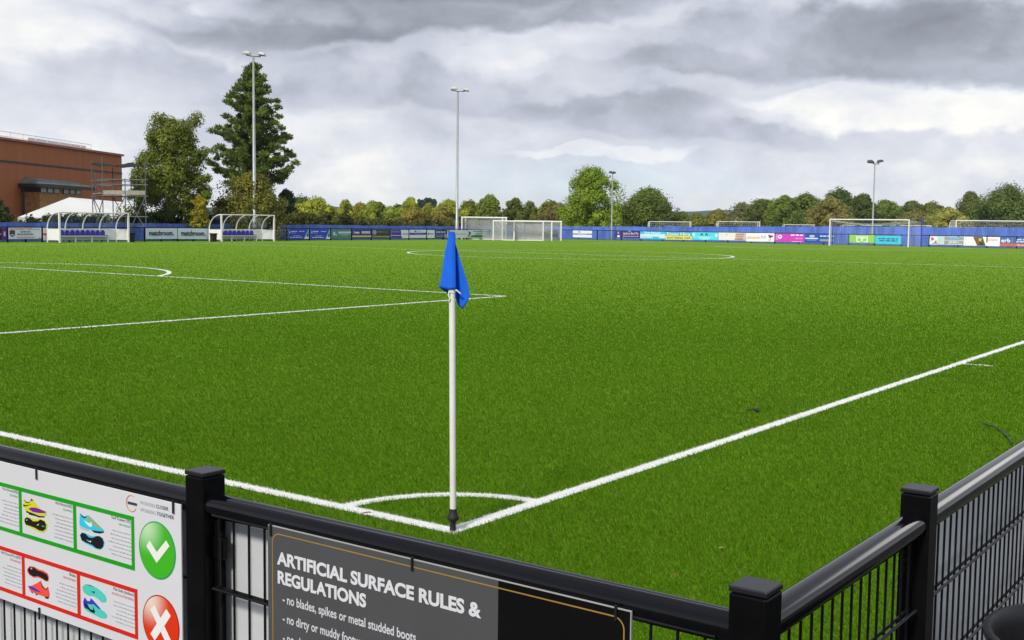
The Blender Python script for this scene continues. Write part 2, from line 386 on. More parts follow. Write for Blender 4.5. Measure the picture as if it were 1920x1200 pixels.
# turf pile: separate fibres, denser towards the corner
def turf_pile(N=2300000, r0=2.3, r1=90.0):
    r = np.exp(RNG.random(N)*math.log(r1/r0))*r0; an = YAW + (RNG.random(N)-.5)*1.06
    x, y = CAM[0]+r*np.cos(an), CAM[1]+r*np.sin(an)
    k = (RNG.random(N) < np.clip(18.0/r, 0, 1)**1.4) & (x > -3.28) & (y > -3.32) & (x < 106) & (y < 71); x, y, r = x[k], y[k], r[k]; n = len(x)
    wh = line_mask(x, y)
    w = np.clip(0.0020*(r/4.5), 0.0015, 0.024)*(0.7+0.6*RNG.random(n)); h = (0.017+0.010*RNG.random(n))*np.where(wh, .60, 1.0)
    th = RNG.random(n)*2*math.pi; lean = 0.25+0.75*RNG.random(n)
    mott = np.sin(x*.9+1.3*np.sin(y*.7))*np.sin(y*1.1+np.sin(x*.5)*1.7)
    le = th*0.0 + RNG.normal(0, 1.1, n) + 2.4 + 0.5*mott                # brushed: most fibres lean one way
    bx, by = np.cos(th)*w/2, np.sin(th)*w/2; tx, ty = np.cos(le)*lean*h, np.sin(le)*lean*h
    zt = h*np.sqrt(np.clip(1-(lean*.7)**2, .2, 1)); z0 = np.full(n, -0.002)
    V_ = np.stack([np.stack([x-bx, y-by, z0], 1), np.stack([x+bx, y+by, z0], 1),
                   np.stack([x+bx*.45+tx, y+by*.45+ty, zt], 1), np.stack([x-bx*.45+tx, y-by*.45+ty, zt], 1)], 1).reshape(-1, 3)
    br = np.exp(RNG.normal(0, 1, n)*np.clip(.36-.020*r, .07, .32))*(1+.13*mott)
    c = np.stack([0.076*br, 0.188*br, 0.003*br], 1)
    ol = RNG.random(n) < np.clip(.15-.008*r, .02, .12); c[ol] = np.stack([0.145*br[ol], 0.19*br[ol], 0.025*br[ol]], 1)
    c[wh] = (0.80*np.clip(np.exp(RNG.normal(0, .10, wh.sum())), .6, 1.15))[:, None]*np.array([1, 1, .985])
    return tag(np_mesh('turf_pile', V_, 4, c, M_BLADE), 'short bright green artificial grass fibres covering the football pitch', 'artificial grass', kind='stuff')
turf_pile()

# far hills
def hills():
    g = MB(); vs = []; n = 140
    for i in range(n):
        px = -700 + i*25; t = i*.21
        top = 396.5 + 2.0*math.sin(t) + 1.2*math.sin(t*2.7+1) + (1.0*math.sin(t*6.1)) + (px-1300)*0.0090
        d = 2600.0; a = atd(px, top, d); b = atd(px, 470, d*.72); c2 = atd(px, top-1, d*1.25); b[2] = -0.2; c2[2] = -1
        m = b*.45 + a*.55; m[2] = a[2]*.62
        vs += [b, m, a, c2]
    fs = []
    for i in range(n-1):
        for k in range(3): fs.append((i*4+k, (i+1)*4+k, (i+1)*4+k+1, i*4+k+1))
    g.add(vs, fs)
    m = ground_material('wooded_hill', ((0.035, 0.055, 0.045), (0.085, 0.105, 0.07)), (0.004, 0.02, 0.09), 0.0, 0.95)
    tag(g.build('hills', m, smooth=True), kind='structure')
hills()

# ================================================================== TREES
def leaf_cloud(cent, rad, tint, per, size, col, flat=1.0, updir=0.35, needle=False):
    """leaf sized faces spread through clumps; cent (k,3), rad (k,)"""
    k = len(cent); n = k*per; ci = np.repeat(np.arange(k), per)
    d = RNG.normal(0, 1, (n, 3)); d /= np.linalg.norm(d, axis=1)[:, None]
    rr = RNG.random(n)**.42
    p = cent[ci] + d*(rad[ci]*rr)[:, None]*np.array([1, 1, flat])
    nrm = d*1.0 + RNG.normal(0, .38, (n, 3)) + np.array([0, 0, updir]); nrm /= np.linalg.norm(nrm, axis=1)[:, None]
    a = np.cross(nrm, RNG.normal(0, 1, (n, 3))); a /= np.linalg.norm(a, axis=1)[:, None]; b = np.cross(nrm, a)
    if needle:
        a = d*.8 + np.array([0, 0, .55]) + RNG.normal(0, .35, (n, 3)); a /= np.linalg.norm(a, axis=1)[:, None]
        b = np.cross(a, RNG.normal(0, 1, (n, 3))); b /= np.linalg.norm(b, axis=1)[:, None]
    s = size*(0.6+.8*RNG.random(n))[:, None]; q = 0.2 if needle else 0.36
    V_ = np.stack([p-a*s*.55, p-b*s*q, p+a*s*.6, p+b*s*q], 1).reshape(-1, 3)
    br = (tint[ci]*np.exp(RNG.normal(0, .12, n)))[:, None]; hue = RNG.normal(0, .05, (n, 1))
    c = np.array([2.55, 2.28, 1.9])*np.array(col)[None]*br*(1+hue*np.array([1.2, .2, 0]))
    return V_, np.clip(c, .003, .9)
PROF = {
    'round': lambda t: np.sqrt(np.clip(1-(2*t-1)**2, 0, 1)),
    'dome': lambda t: np.where(t < .35, .94+.06*t/.35, np.sqrt(np.clip(1-((t-.35)/.65)**2, 0, 1))),
    'oval': lambda t: np.clip(np.sin(np.pi*np.clip(t*.86+.12, 0, 1)), 0, 1)**.75,
    'column': lambda t: np.where(t < .8, .85+.15*np.sin(t*4), np.sqrt(np.clip(1-((t-.8)/.2)**2, 0, 1))),
    'egg': lambda t: np.where(t < .35, 1.0, np.where(t < .88, 1-.47*(t-.35)/.53, .53*np.sqrt(np.clip(1-((t-.88)/.12)**2, 0, 1)))),
    'cone': lambda t: (1-t)**.8,
}
def tree(name, label, px, top, x0, x1, depth, col, prof='dome', base=0.0, leaf=None, clumps=60, per=110, dens=1.0, cr=.17, seed=None, group=None, peaks=None, cat='tree'):
    """crown outline given by what the photo shows of it (px column, top row, left/right columns) at its real distance"""
    base_p = onZ(px, 700, 0); c = atd(px, 500, depth); c[2] = 0
    H = atd(px, top, depth)[2]; Wd = (x1-x0)/FPX*depth; rx = Wd/2
    mid = atd((x0+x1)/2, 500, depth); cx = mid[:2]
    rdir = np.array([_r[0], _r[1]]); fdir = np.array([-_r[1], _r[0]])*(-1)
    t_ = thing(name, label, cat, (cx[0], cx[1], 0), group=group)
    z0 = base; hh = H-z0
    t = RNG.random(clumps)**.8; pr = PROF[prof](t)
    ph = RNG.random(clumps)*2*math.pi; q = np.sqrt(.25+.75*RNG.random(clumps))
    crr = Wd*cr*(0.5+.9*RNG.random(clumps)**1.4)
    lob = 1 + .13*np.sin(3*ph + t*9.0 + px) + .07*np.sin(7*ph - t*17.0 + 2*px)
    ex = np.clip(rx*pr*q*lob - crr*.40, 0, None)*(1+.16*RNG.normal(0, 1, clumps)).clip(.55, 1.18)
    lx = ex*np.cos(ph); ly = ex*np.sin(ph)*.9
    cz = z0 + t*(hh) - crr*.55*(t > .55)
    if peaks:                                                            # extra leaders
        for (ppx, ppy, pw) in peaks:
            k = 8; zz = atd(ppx, ppy, depth)[2]; off = (ppx-(x0+x1)/2)/FPX*depth; pwm = pw/FPX*depth
            lx = np.append(lx, off + RNG.normal(0, pwm*.22, k)); ly = np.append(ly, RNG.normal(0, pwm*.3, k))
            cz = np.append(cz, zz - RNG.random(k)*pwm*1.2 - pwm*.25); crr = np.append(crr, np.full(k, pwm*.34))
    cent = np.stack([cx[0]+lx*rdir[0]+ly*fdir[0], cx[1]+lx*rdir[1]+ly*fdir[1], cz], 1)
    tint = np.exp(RNG.normal(0, .15, len(cz)))
    lf = leaf or max(.16, depth*.00150)
    V_, cc = leaf_cloud(cent, crr, tint, int(per*dens*2.3), lf, col)
    np_mesh('crown', V_, 4, cc, M_LEAF, t_)
    tr = MB(); tr.tube([(cx[0], cx[1], -.1), (cx[0]+.05*Wd*.1, cx[1], hh*.35+z0*.5), (cx[0], cx[1]+.03, H*.75)], [Wd*.035+.06, Wd*.025+.05, .04], 8)
    for k in range(7):
        i = int(RNG.integers(len(cz))); zb = H*(.2+.35*RNG.random())
        tr.tube([(cx[0], cx[1], zb), tuple(cent[i]*.5+np.array([cx[0], cx[1], zb])*.5+np.array([0, 0, .2])), tuple(cent[i])], [Wd*.014+.03, Wd*.009+.02, .015], 6)
    tr.build('trunk', M_BARK, t_, smooth=True)
    return t_
OLIVE = (0.085, 0.105, 0.022); DKG = (0.040, 0.068, 0.018); MIDG = (0.075, 0.115, 0.022); YELG = (0.150, 0.182, 0.026); BRIG = (0.105, 0.165, 0.022)
ORNG = (0.128, 0.122, 0.030); BRWN = (0.088, 0.086, 0.036); GREYG = (0.090, 0.108, 0.052)
tree('broadleaf_tree', 'tall dark olive broadleaf tree with two peaks behind the scaffold tower', 325, 226, 248, 400, 96, (0.070, 0.095, 0.019), 'egg', .2, clumps=230, per=100, cr=.125,
     peaks=[(311, 207, 46), (351, 205, 50), (330, 226, 40), (268, 286, 44), (374, 262, 30), (386, 325, 30), (262, 330, 34)])
def pine():
    depth = 112.0; c = atd(475, 500, depth); c[2] = 0; H = atd(470, 130, depth)[2]; s = depth/FPX
    t_ = thing('pine_tree', 'tall dark green pine rising behind the leftmost floodlight mast', 'tree', c)
    cs, rs, tn = [], [], []; br = MB(); rdir = np.array([_r[0], _r[1], 0]); fdir = np.array([_r[1], -_r[0], 0])
    prof = [(130, 3), (160, 31), (200, 53), (240, 66), (275, 75), (300, 82), (330, 77), (348, 40), (362, 14)]
    for k in range(168):
        wh_, ib = divmod(k, 7); yy = 131 + (368-131)*(max(wh_ + RNG.normal(0, .16), 0)/23.6)**.95; yy = max(yy, 131); half = np.interp(yy, [p[0] for p in prof], [p[1] for p in prof])*s
        z = atd(475, yy, depth)[2]; a = ib*.8976 + wh_*1.9 + RNG.normal(0, .2); ln = half*(.60+.50*RNG.random())
        dr = rdir*math.cos(a) + fdir*math.sin(a); b0 = c + np.array([0, 0, z-.1*ln])
        tip = b0 + dr*ln + np.array([0, 0, ln*(.10+.22*RNG.random()) - .1])
        br.tube([b0, (b0+tip)/2 - np.array([0, 0, .08*ln]), tip], [.07, .05, .02], 5)
        m = max(2, int(ln/.75))
        for j in range(m):
            f = (j+.75)/m; p = b0 + (tip-b0)*f + RNG.normal(0, .12, 3); p[2] -= .12*ln*math.sin(f*3.1)
            if f < .35 and RNG.random() < .5: continue
            cs.append(p); rs.append(.30+.30*RNG.random() + .12*(1-f)); tn.append(math.exp(RNG.normal(0, .16)))
    V_, cc = leaf_cloud(np.array(cs), np.array(rs), np.array(tn), 95, .30, (0.056, 0.088, 0.019), flat=.55, needle=True)
    np_mesh('crown', V_, 4, cc, M_LEAF, t_)
    br.tube([c - np.array([0, 0, .1]), c + np.array([0, 0, H*.5]), c + np.array([0, 0, H*.97])], [.30, .2, .04], 8)
    br.build('trunk', M_BARK, t_, smooth=True)
pine()
tree('bush', 'big rounded olive bush with brownish leaves below the tall pine', 470, 324, 405, 541, 100, (0.090, 0.098, 0.022), 'dome', 0, clumps=110, per=120, cr=.15, cat='bush')
tree('bush', 'small bright yellow green shrub left of the olive bush', 374, 366, 357, 394, 94, (0.150, 0.148, 0.016), 'round', 0.5, clumps=34, per=70, cr=.2, cat='bush')
tree('bush', 'dark evergreen bush at the left edge beside the brick building', 0, 364, -60, 30, 84, (0.022, 0.036, 0.012), 'dome', 0, clumps=70, per=140, cr=.18, cat='bush')
tree('conifer', 'dark conifer peeping out right of the olive bush', 536, 349, 515, 560, 116, (0.030, 0.050, 0.020), 'dome', 0, clumps=50, per=90, cr=.2)
TREES = [  # px, top, x0, x1, depth, colour, profile, label
    (565, 371, 540, 590, 210, DKG, 'dome', 'distant dark conifer clump left of the yellow green tree'),
    (590, 375, 553, 632, 150, YELG, 'dome', 'round yellow green tree behind the hedge left of the small pale poplar'),
    (622, 389, 600, 640, 190, DKG, 'dome', 'dull dark tree on the right flank of the round yellow green tree'),
    (648, 376, 633, 664, 160, YELG, 'oval', 'slim pale yellow green tree with a pointed tip'),
    (670, 383, 652, 697, 165, (0.125, 0.125, 0.026), 'dome', 'mustard tinged tree beside the slim pale tree'),
    (690, 381, 675, 720, 150, (0.115, 0.150, 0.026), 'dome', 'fresh green tree above the dark hedge'),
    (707, 382, 697, 724, 260, DKG, 'round', 'far dark round tree crown showing between two bright green trees'),
    (735, 391, 712, 752, 170, (0.12, 0.17, 0.03), 'dome', 'low green tree left of the orange bush'),
    (744, 386, 728, 762, 270, DKG, 'dome', 'far bluish dark tree above the low green tree'),
    (771, 373, 750, 790, 190, YELG, 'oval', 'upright yellow green tree behind the orange bush'),
    (773, 392, 745, 803, 150, ORNG, 'dome', 'orange brown autumn bush over the blue fence'),
    (803, 383, 790, 816, 180, (0.12, 0.15, 0.026), 'oval', 'narrow yellow green tree below the far poplars'),
    (838, 379, 812, 866, 165, YELG, 'dome', 'broad yellow green tree left of the middle floodlight mast'),
    (828, 392, 808, 850, 150, (0.122, 0.122, 0.034), 'dome', 'bush with orange tips beneath the broad yellow green tree'),
    (880, 379, 855, 903, 170, OLIVE, 'dome', 'olive tree just right of the middle floodlight mast'),
    (915, 369, 895, 940, 165, (0.09, 0.125, 0.025), 'dome', 'green tree with a high loose crown over the big stored goal'),
    (962, 374, 942, 988, 175, (0.062, 0.085, 0.022), 'dome', 'dark olive tree behind the stored goals'),
    (990, 381, 974, 1010, 185, (0.062, 0.085, 0.025), 'dome', 'dark rounded tree right of the dark olive tree'),
    (1030, 380, 1004, 1056, 180, OLIVE, 'dome', 'olive tree left of the big bright green tree'),
    (1045, 386, 1020, 1072, 160, BRWN, 'dome', 'brownish tree tucked against the big bright green tree'),
    (1108, 313, 1050, 1163, 142, BRIG, 'dome', 'big bright green leafy tree left of the short floodlight mast'),
    (1205, 357, 1150, 1276, 152, (0.062, 0.095, 0.020), 'dome', 'wide dark green tree right of the short floodlight mast'),
    (1300, 404, 1265, 1345, 230, OLIVE, 'dome', 'low olive bushes in the gap below the far hills'),
    (1345, 396, 1320, 1370, 200, (0.100, 0.105, 0.026), 'round', 'round mustard coloured tree in the gap below the far hills'),
    (1388, 383, 1366, 1414, 200, GREYG, 'dome', 'thin greyish tree with see through crown'),
    (1428, 375, 1402, 1456, 185, (0.06, 0.085, 0.022), 'dome', 'dark green tree right of the thin greyish tree'),
    (1467, 371, 1440, 1496, 175, MIDG, 'dome', 'mid green tree above the magenta board'),
    (1505, 366, 1478, 1536, 180, (0.07, 0.10, 0.022), 'dome', 'dark green tree left of the pale willow'),
    (1566, 358, 1534, 1604, 190, DKG, 'dome', 'tall dark tree behind the pale willow'),
    (1550, 372, 1520, 1584, 150, (0.12, 0.125, 0.045), 'oval', 'pale silvery willow left of the far goal'),
    (1614, 368, 1586, 1642, 180, (0.045, 0.07, 0.02), 'dome', 'very dark tree crossed by the right floodlight mast'),
    (1655, 379, 1628, 1684, 210, MIDG, 'dome', 'green tree just right of the right floodlight mast'),
    (1704, 381, 1676, 1738, 215, (0.06, 0.085, 0.025), 'dome', 'dark tree above the far goal crossbar'),
    (1744, 382, 1720, 1770, 210, OLIVE, 'dome', 'olive tree with a small hole in its crown right of the far goal'),
    (1712, 398, 1684, 1742, 180, (0.10, 0.11, 0.04), 'dome', 'low dull olive bush behind the far goal net'),
    (1775, 393, 1750, 1800, 165, (0.16, 0.18, 0.05), 'dome', 'pale yellow green bush left of the two right hand trees'),
    (1812, 363, 1792, 1836, 175, (0.065, 0.085, 0.03), 'oval', 'upright dark tree left of the spreading tree at the right edge'),
    (1880, 350, 1832, 1935, 170, (0.062, 0.095, 0.028), 'dome', 'wide spreading tree with gaps at the right edge'),
    (1985, 362, 1925, 2050, 175, DKG, 'dome', 'dark tree outside the right edge'),
]
for i, (px, top, x0, x1, d, col, prof, lab) in enumerate(TREES):
    if px > 1180: d *= 1.5
    sparse = 'see through' in lab or 'gaps' in lab or 'willow' in lab
    if px > 1370 or px < 1048: e = (x1-x0)*(.22 if px > 1048 else .14); x0 -= e; x1 += e
    w = (x1-x0); n = int(np.clip(w*1.1, 30, 120))
    tree('bush' if ('bush' in lab) else 'broadleaf_tree', lab, px, top-1.5, x0-2, x1+2, d, col, prof, 0, clumps=n, per=75 if sparse else 110, cr=.17 if w < 70 else .14, cat='bush' if 'bush' in lab else 'tree')
for i, (px, top) in enumerate(((766, 372), (785.5, 375), (790, 374), (799, 372.5), (805, 372), (810, 373), (813.5, 374))):
    tree('poplar_tree', 'thin far dark poplar in the row of poplar spires above the yellow green trees', px, top, px-4, px+4, 330, (0.03, 0.05, 0.035), 'column', 0, clumps=26, per=40, cr=.34, group='far poplar spires', leaf=.7)

def hedge(name, label, path, zt, thick, col, per=80, step=.40):
    """path: world xy polyline; zt: list of heights along it"""
    t_ = thing(name, label, 'hedge', (path[0][0], path[0][1], 0)); cs, rs, tn = [], [], []
    for (a, b, za, zb) in zip(path[:-1], path[1:], zt[:-1], zt[1:]):
        a, b = np.array(a[:2]), np.array(b[:2]); ln = np.linalg.norm(b-a); n = max(2, int(ln/step))
        d = (b-a)/ln; nn = np.array([-d[1], d[0]])
        for i in range(n):
            f = i/n; h = za+(zb-za)*f
            for z in np.arange(.8, h, .5):
                o = RNG.normal(0, thick*.3); p = a+(b-a)*f + nn*o + d*RNG.normal(0, .2)
                cs.append((*p, min(z+RNG.normal(0, .12), h-.25+RNG.normal(0, .10)))); rs.append(.40+.22*RNG.random()); tn.append(math.exp(RNG.normal(0, .22)))
    V_, cc = leaf_cloud(np.array(cs), np.array(rs), np.array(tn), per, .24, col)
    np_mesh('foliage', V_, 4, cc, M_LEAF, t_)
FY = 73.0
def hp(px, top, Y): p = onY(px, top, Y); return p
for lab, pts, Y, col in (
    ('dark clipped hedge behind the left dugout and the scaffold tower', [(-40, 408), (30, 409), (60, 409), (100, 404), (160, 403), (230, 404), (300, 402), (400, 404)], 76.0, (0.022, 0.034, 0.012)),
    ('long dark green hedge behind the blue fence right of the olive bush', [(400, 404), (520, 400), (560, 402), (620, 402), (660, 405), (700, 410), (740, 414), (790, 412), (850, 413), (905, 417)], 77.0, (0.045, 0.055, 0.016))):
    P_ = [hp(x, y, Y) for x, y in pts]
    hedge('hedge', lab, [p[:2] for p in P_], [p[2] for p in P_], 2.0, col)

# ================================================================== BUILDING, MARQUEE, SCAFFOLD
def building():
    A = atd(0, 262, 118.0); Bp = atd(228, 293, 147.0); zt = 9.75
    a, b = A[:2], Bp[:2]; tdir = (b-a)/np.linalg.norm(b-a); n = np.array([tdir[1], -tdir[0]])
    if n @ (CAM[:2]-a) < 0: n = -n
    a0 = a - tdir*28
    P3 = lambda p, z: np.array([p[0], p[1], z])
    t_ = thing('brick_building', 'large rust red clad hall with roof handrail behind the white marquee', 'building', P3(a, 0))
    M_CLAD = mat('rust_cladding', (0.37, 0.108, 0.034), 0.75, var=0.10, scale=1.1, bump=0.1, stretch=(1, 1, .10))
    M_BRICK = mat('orange_brick', (0.36, 0.175, 0.062), 0.85, var=0.25, scale=3, bump=0.3)
    M_DARK = mat('dark_timber', (0.02, 0.018, 0.02), 0.6, var=.3); M_SLATE = mat('weathered_slate', (0.13, 0.16, 0.15), 0.7, var=.35, scale=2)
    M_FLASH = mat('red_roof_edge', (0.30, 0.075, 0.06), 0.5, var=.4, scale=1.2); M_PANE = mat('window_pane', (0.20, 0.21, 0.20), 0.15, var=.3, scale=1)
    ln = np.linalg.norm(b-a0); mid = (a0+b)/2; T3 = P3(tdir, 0); N3 = P3(n, 0)
    g = MB(); g.obox(P3(mid - n*15, zt/2 + 1.0), T3*ln/2, N3*15, np.array([0, 0, zt/2-1.0])); g.build('wall', M_CLAD, t_)
    g = MB(); g.obox(P3(mid - n*14.9, 1.0), T3*(ln/2-.15), N3*15, np.array([0, 0, 1.0])); g.build('plinth', M_BRICK, t_)
    g = MB(); g.obox(P3(mid + n*.03, 7.55), T3*ln/2, N3*.035, np.array([0, 0, .10])); g.build('cladding_joint', M_DARK, t_)
    g = MB(); g.obox(P3(mid - n*14.8, zt+.12), T3*(ln/2+.12), N3*15.1, np.array([0, 0, .12])); g.build('roof', M_FLASH, t_)
    g = MB(); e = a + tdir*.80*np.linalg.norm(b-a) - n*1.3
    s0 = a0 - n*1.3
    for z in (zt+.55, zt+1.05): g.tube([P3(s0, z), P3(e, z)], .035, 6)
    for k in range(20): p = s0+(e-s0)*k/19; g.tube([P3(p, zt+.2), P3(p, zt+1.05)], .035, 6)
    g.build('handrail', M_WHITE, t_)
    g = MB(); g.obox(P3(a+tdir*.55*np.linalg.norm(b-a)-n*3, zt+.55), T3*7, N3*1.2, np.array([0, 0, .32])); g.build('roof_light', M_WHITE, t_)
    # projecting bay with slate roof
    def wall_px(px):
        d = ray(px, 400)[:2]; M_ = np.array([[tdir[0], -d[0]], [tdir[1], -d[1]]]); s = np.linalg.solve(M_, CAM[:2]-a); return a+tdir*s[0]
    w0 = wall_px(42); d = ray(75, 400)[:2]; s = np.linalg.solve(np.array([[n[0], -d[0]], [n[1], -d[1]]]), CAM[:2]-w0); pr = min(max(s[0], 1.5), 12); f0 = w0+n*pr
    d = ray(153, 400)[:2]; s = np.linalg.solve(np.array([[tdir[0], -d[0]], [tdir[1], -d[1]]]), CAM[:2]-f0); f1 = f0+tdir*s[0]; blen = s[0]
    zof = lambda px, py, p: CAM[2] + ray(px, py)[2]*((p-CAM[:2]) @ FW[:2])/(ray(px, py)[:2] @ FW[:2])
    ze = zof(75, 346, f0); zw0 = zof(75, 360, f0); c0 = (f0+f1)/2 - n*pr/2
    g = MB(); g.obox(P3(c0, ze/2), T3*blen/2, N3*pr/2, np.array([0, 0, ze/2])); g.build('bay_wall', M_BRICK, t_)
    g = MB(); g.obox(P3(w0 + n*pr/2 - tdir*.03, (ze+zw0)/2), T3*.04, N3*pr/2, np.array([0, 0, (ze-zw0)/2])); g.build('timber_panel', M_DARK, t_)
    for (p0, p1) in ((75, 112), (118, 152)):
        def fx(px):
            d = ray(px, 400)[:2]; s = np.linalg.solve(np.array([[tdir[0], -d[0]], [tdir[1], -d[1]]]), CAM[:2]-f0); return s[0]
        u0, u1 = fx(p0), fx(p1); zc = (ze+zw0)/2-.05; hh = (ze-zw0)/2
        g = MB(); g.obox(P3(f0+tdir*(u0+u1)/2 + n*.03, zc), T3*(u1-u0)/2, N3*.05, np.array([0, 0, hh])); wf = g.build('window', M_DARK, t_)
        g = MB()
        for k in range(3):
            uu = u0+(u1-u0)*(k+.5)/3; g.obox(P3(f0+tdir*uu + n*.085, zc-.03), T3*(u1-u0)*.125, N3*.01, np.array([0, 0, hh*.80]))
        g.build('pane', M_PANE, wf)
    zr = ze + .75; ov = .7; g = MB()
    q = [P3(w0-tdir*ov, ze+.05), P3(f0-tdir*ov+n*ov, ze+.05), P3(f1+tdir*2.2+n*ov, ze+.05), P3(f1+tdir*2.2-n*pr, ze+.05)]
    rr = [P3(w0+tdir*.6+n*.05, zr), P3(w0+tdir*.8+n*pr*.35, zr), P3(f1+tdir*.3-n*pr*.75, zr), P3(f1+tdir*.3-n*pr, zr)]
    g.add(q+rr, [(0, 1, 5, 4), (1, 2, 6, 5), (2, 3, 7, 6), (4, 5, 6, 7), (0, 3, 2, 1), (0, 4, 7, 3)]); g.build('bay_roof', M_SLATE, t_)
    g = MB()
    for (p, q_) in ((q[0], q[1]), (q[1], q[2])):
        g.obox((p+q_)/2 - np.array([0, 0, .17]), (q_-p)/2, np.cross((q_-p)/np.linalg.norm(q_-p), [0, 0, 1])*.06, np.array([0, 0, .2]))
    g.build('gutter', M_DARK, t_)
    g = MB(); p = w0 + n*.25 - tdir*.15; g.tube([P3(p, 0), P3(p, ze)], .09, 8); g.build('drainpipe', M_DARK, t_)
building()

def marquee():
    FL = atd(33, 408, 98); FR = atd(268, 414, 105); Rg = atd(130, 370, 102); R2 = atd(262, 381.5, 117)
    ev = 1.75; FL[2] = FR[2] = ev; ax = R2-Rg; ax[2] = 0
    BL = FL + ax*1.2; BR = FR + ax*1.0; BL[2] = BR[2] = ev
    t_ = thing('marquee', 'white marquee with a low pitched fabric roof in front of the rust red hall', 'marquee', (FL[0], FL[1], 0))
    g = MB(); g.add([FL, FR, BR, BL, Rg, R2], [(0, 1, 4), (1, 2, 5, 4), (2, 3, 5), (3, 0, 4, 5)]); o = g.build('roof', M_TENT, t_)
    g = MB(); lo = [np.array([*p[:2], -.05]) for p in (FL, FR, BR, BL)]; hi = [p - np.array([0, 0, .01]) for p in (FL, FR, BR, BL)]
    g.add(lo+hi, [(0, 1, 5, 4), (1, 2, 6, 5), (2, 3, 7, 6), (3, 0, 4, 7)]); g.build('wall', M_TENT, t_)
marquee()

def scaffold():
    fd, bd = 89.0, 92.5
    t_ = thing('scaffold_tower', 'grey steel scaffold tower with timber deck and dark roof sheet behind the left dugout', 'scaffold', atd(225, 500, 90)*np.array([1, 1, 0]))
    zd = atd(236, 361, 90)[2]; zr = atd(236, 312, 90)[2]; zl = [atd(236, y, 90)[2] for y in (338, 347)]
    F = [atd(x, 500, fd)[:2] for x in (195, 237, 275)]; Bk = [atd(x, 500, bd)[:2] for x in (176, 214, 254)]
    for row, tops in ((F, (296, 336, 299)), (Bk, (299, 312, 330))):
        for p, ty in zip(row, tops):
            g = MB(); g.tube([(*p, -.05), (*p, atd(236, ty, 90)[2])], .038, 6); g.build('upright', M_SCAF, t_)
    for x, ty in ((182, 322), (189, 325), (248, 330)):
        g = MB(); p = atd(x, 500, 91)[:2]; g.tube([(*p, zd-.6), (*p, atd(236, ty, 90)[2])], .032, 6); g.build('upright', M_SCAF, t_)
    g = MB()
    def L_(p, q, za, zb): g.tube([(*p, za), (*q, zb)], .035, 6)
    for z in zl+[zd-.3, 1.9]:
        L_(F[0]-(F[1]-F[0])*.08, F[2]+(F[1]-F[0])*.1, z, z); L_(Bk[0]-(Bk[1]-Bk[0])*.06, Bk[2]+(Bk[1]-Bk[0])*.1, z, z)
        for k in range(3): L_(F[k], Bk[k], z, z)
    g.build('ledger', M_SCAF, t_)
    g = MB()
    for (i, j) in ((0, 1), (1, 2)):
        L_(F[i], F[j], .2, zd-.3); L_(Bk[j], Bk[i], .2, zd-.3)
    L_(F[0], Bk[0], .2, zd-.3); L_(Bk[2], F[2], .2, zd-.3); L_(F[2], Bk[1], 1.0, 1.8); L_(F[1], F[2], zd-.3, .9)
    L_(F[0]+(F[0]-F[1])*.5, F[0], .0, zd-.5)
    g.build('brace', M_SCAF, t_)
    g = MB()
    for k in range(6):
        a = F[0]+(Bk[0]-F[0])*(k+.06)/6; b = F[0]+(Bk[0]-F[0])*(k+.94)/6; c = F[2]+(Bk[2]-F[2])*(k+.94)/6; d = F[2]+(Bk[2]-F[2])*(k+.06)/6
        g.hexa([(*a, zd-.12), (*b, zd-.12), (*c, zd-.12), (*d, zd-.12), (*a, zd-.05), (*b, zd-.05), (*c, zd-.05), (*d, zd-.05)])
    a, c = F[0], F[2]; n = (Bk[0]-F[0])/np.linalg.norm(Bk[0]-F[0])*.02
    g.hexa([(*(a-n), zd-.2), (*(a+n), zd-.2), (*(c+n), zd-.2), (*(c-n), zd-.2), (*(a-n), zd+.12), (*(a+n), zd+.12), (*(c+n), zd+.12), (*(c-n), zd+.12)])
    g.build('deck', M_PLANK, t_)
    g = MB(); k = 12; vs = []
    for i in range(k+1):
        f = i/k; p = F[0]+(F[2]-F[0])*(f*1.06-.04); q = Bk[0]+(Bk[2]-Bk[0])*(f*1.06-.02); dz = .10*math.sin(f*9)+.04*math.sin(f*23)
        vs += [(*p, zr-.12+dz*.6), (*q, zr+.22+dz), (*q, zr+.27+dz), (*p, zr-.06+dz*.6)]
    fs = [(i*4+j, (i+1)*4+j, (i+1)*4+(j+1) % 4, i*4+(j+1) % 4) for i in range(k) for j in range(4)] + [(3, 2, 1, 0), tuple(k*4+j for j in range(4))]
    g.add(vs, fs); g.build('roof_sheet', M_SHEET, t_)
scaffold()

# ================================================================== BLUE FENCE
def blue_fence(label, a, b, ztop, n, bw=.16):
    """vertical boards between a and b; ztop(f) gives the top; panels are parts"""
    a, b = np.array(a, float), np.array(b, float); d = (b-a)/np.linalg.norm(b-a); nn = np.array([d[1], -d[0]]); ln = np.linalg.norm(b-a)
    if nn @ (CAM[:2]-a) < 0: nn = -nn
    t_ = thing('board_fence', label, 'fence', (*a, 0))
    for i in range(n):
        f0, f1 = i/n, (i+1)/n; h = ztop((f0+f1)/2) + random.gauss(0, .018); g = MB(); k = int(ln/n/bw); tilt = random.gauss(0, .012)
        for j in range(k):
            s0 = ln*(f0+(f1-f0)*j/k)+.004; s1 = ln*(f0+(f1-f0)*(j+1)/k)-.004; o = .012*(j % 2)
            p = a+d*(s0+s1)/2 + nn*o; g.obox((*p, (h+tilt*(j-k/2)*.2)/2+.02 + random.gauss(0, .006)), (*(d*(s1-s0)/2), 0), (*(nn*.01), 0), (0, 0, h/2))
        g.build('panel', M_FENCE, t_)
    for i in range(n+1):
        p = a+d*ln*i/n - nn*.07; h = ztop(i/n)+.01; g = MB(); g.obox((*p, h/2), (*(d*.05), 0), (*(nn*.05), 0), (0, 0, h/2)); g.build('post', M_FENCE, t_)
xl, xr = onY(-60, 418, FY)[0], 107.3
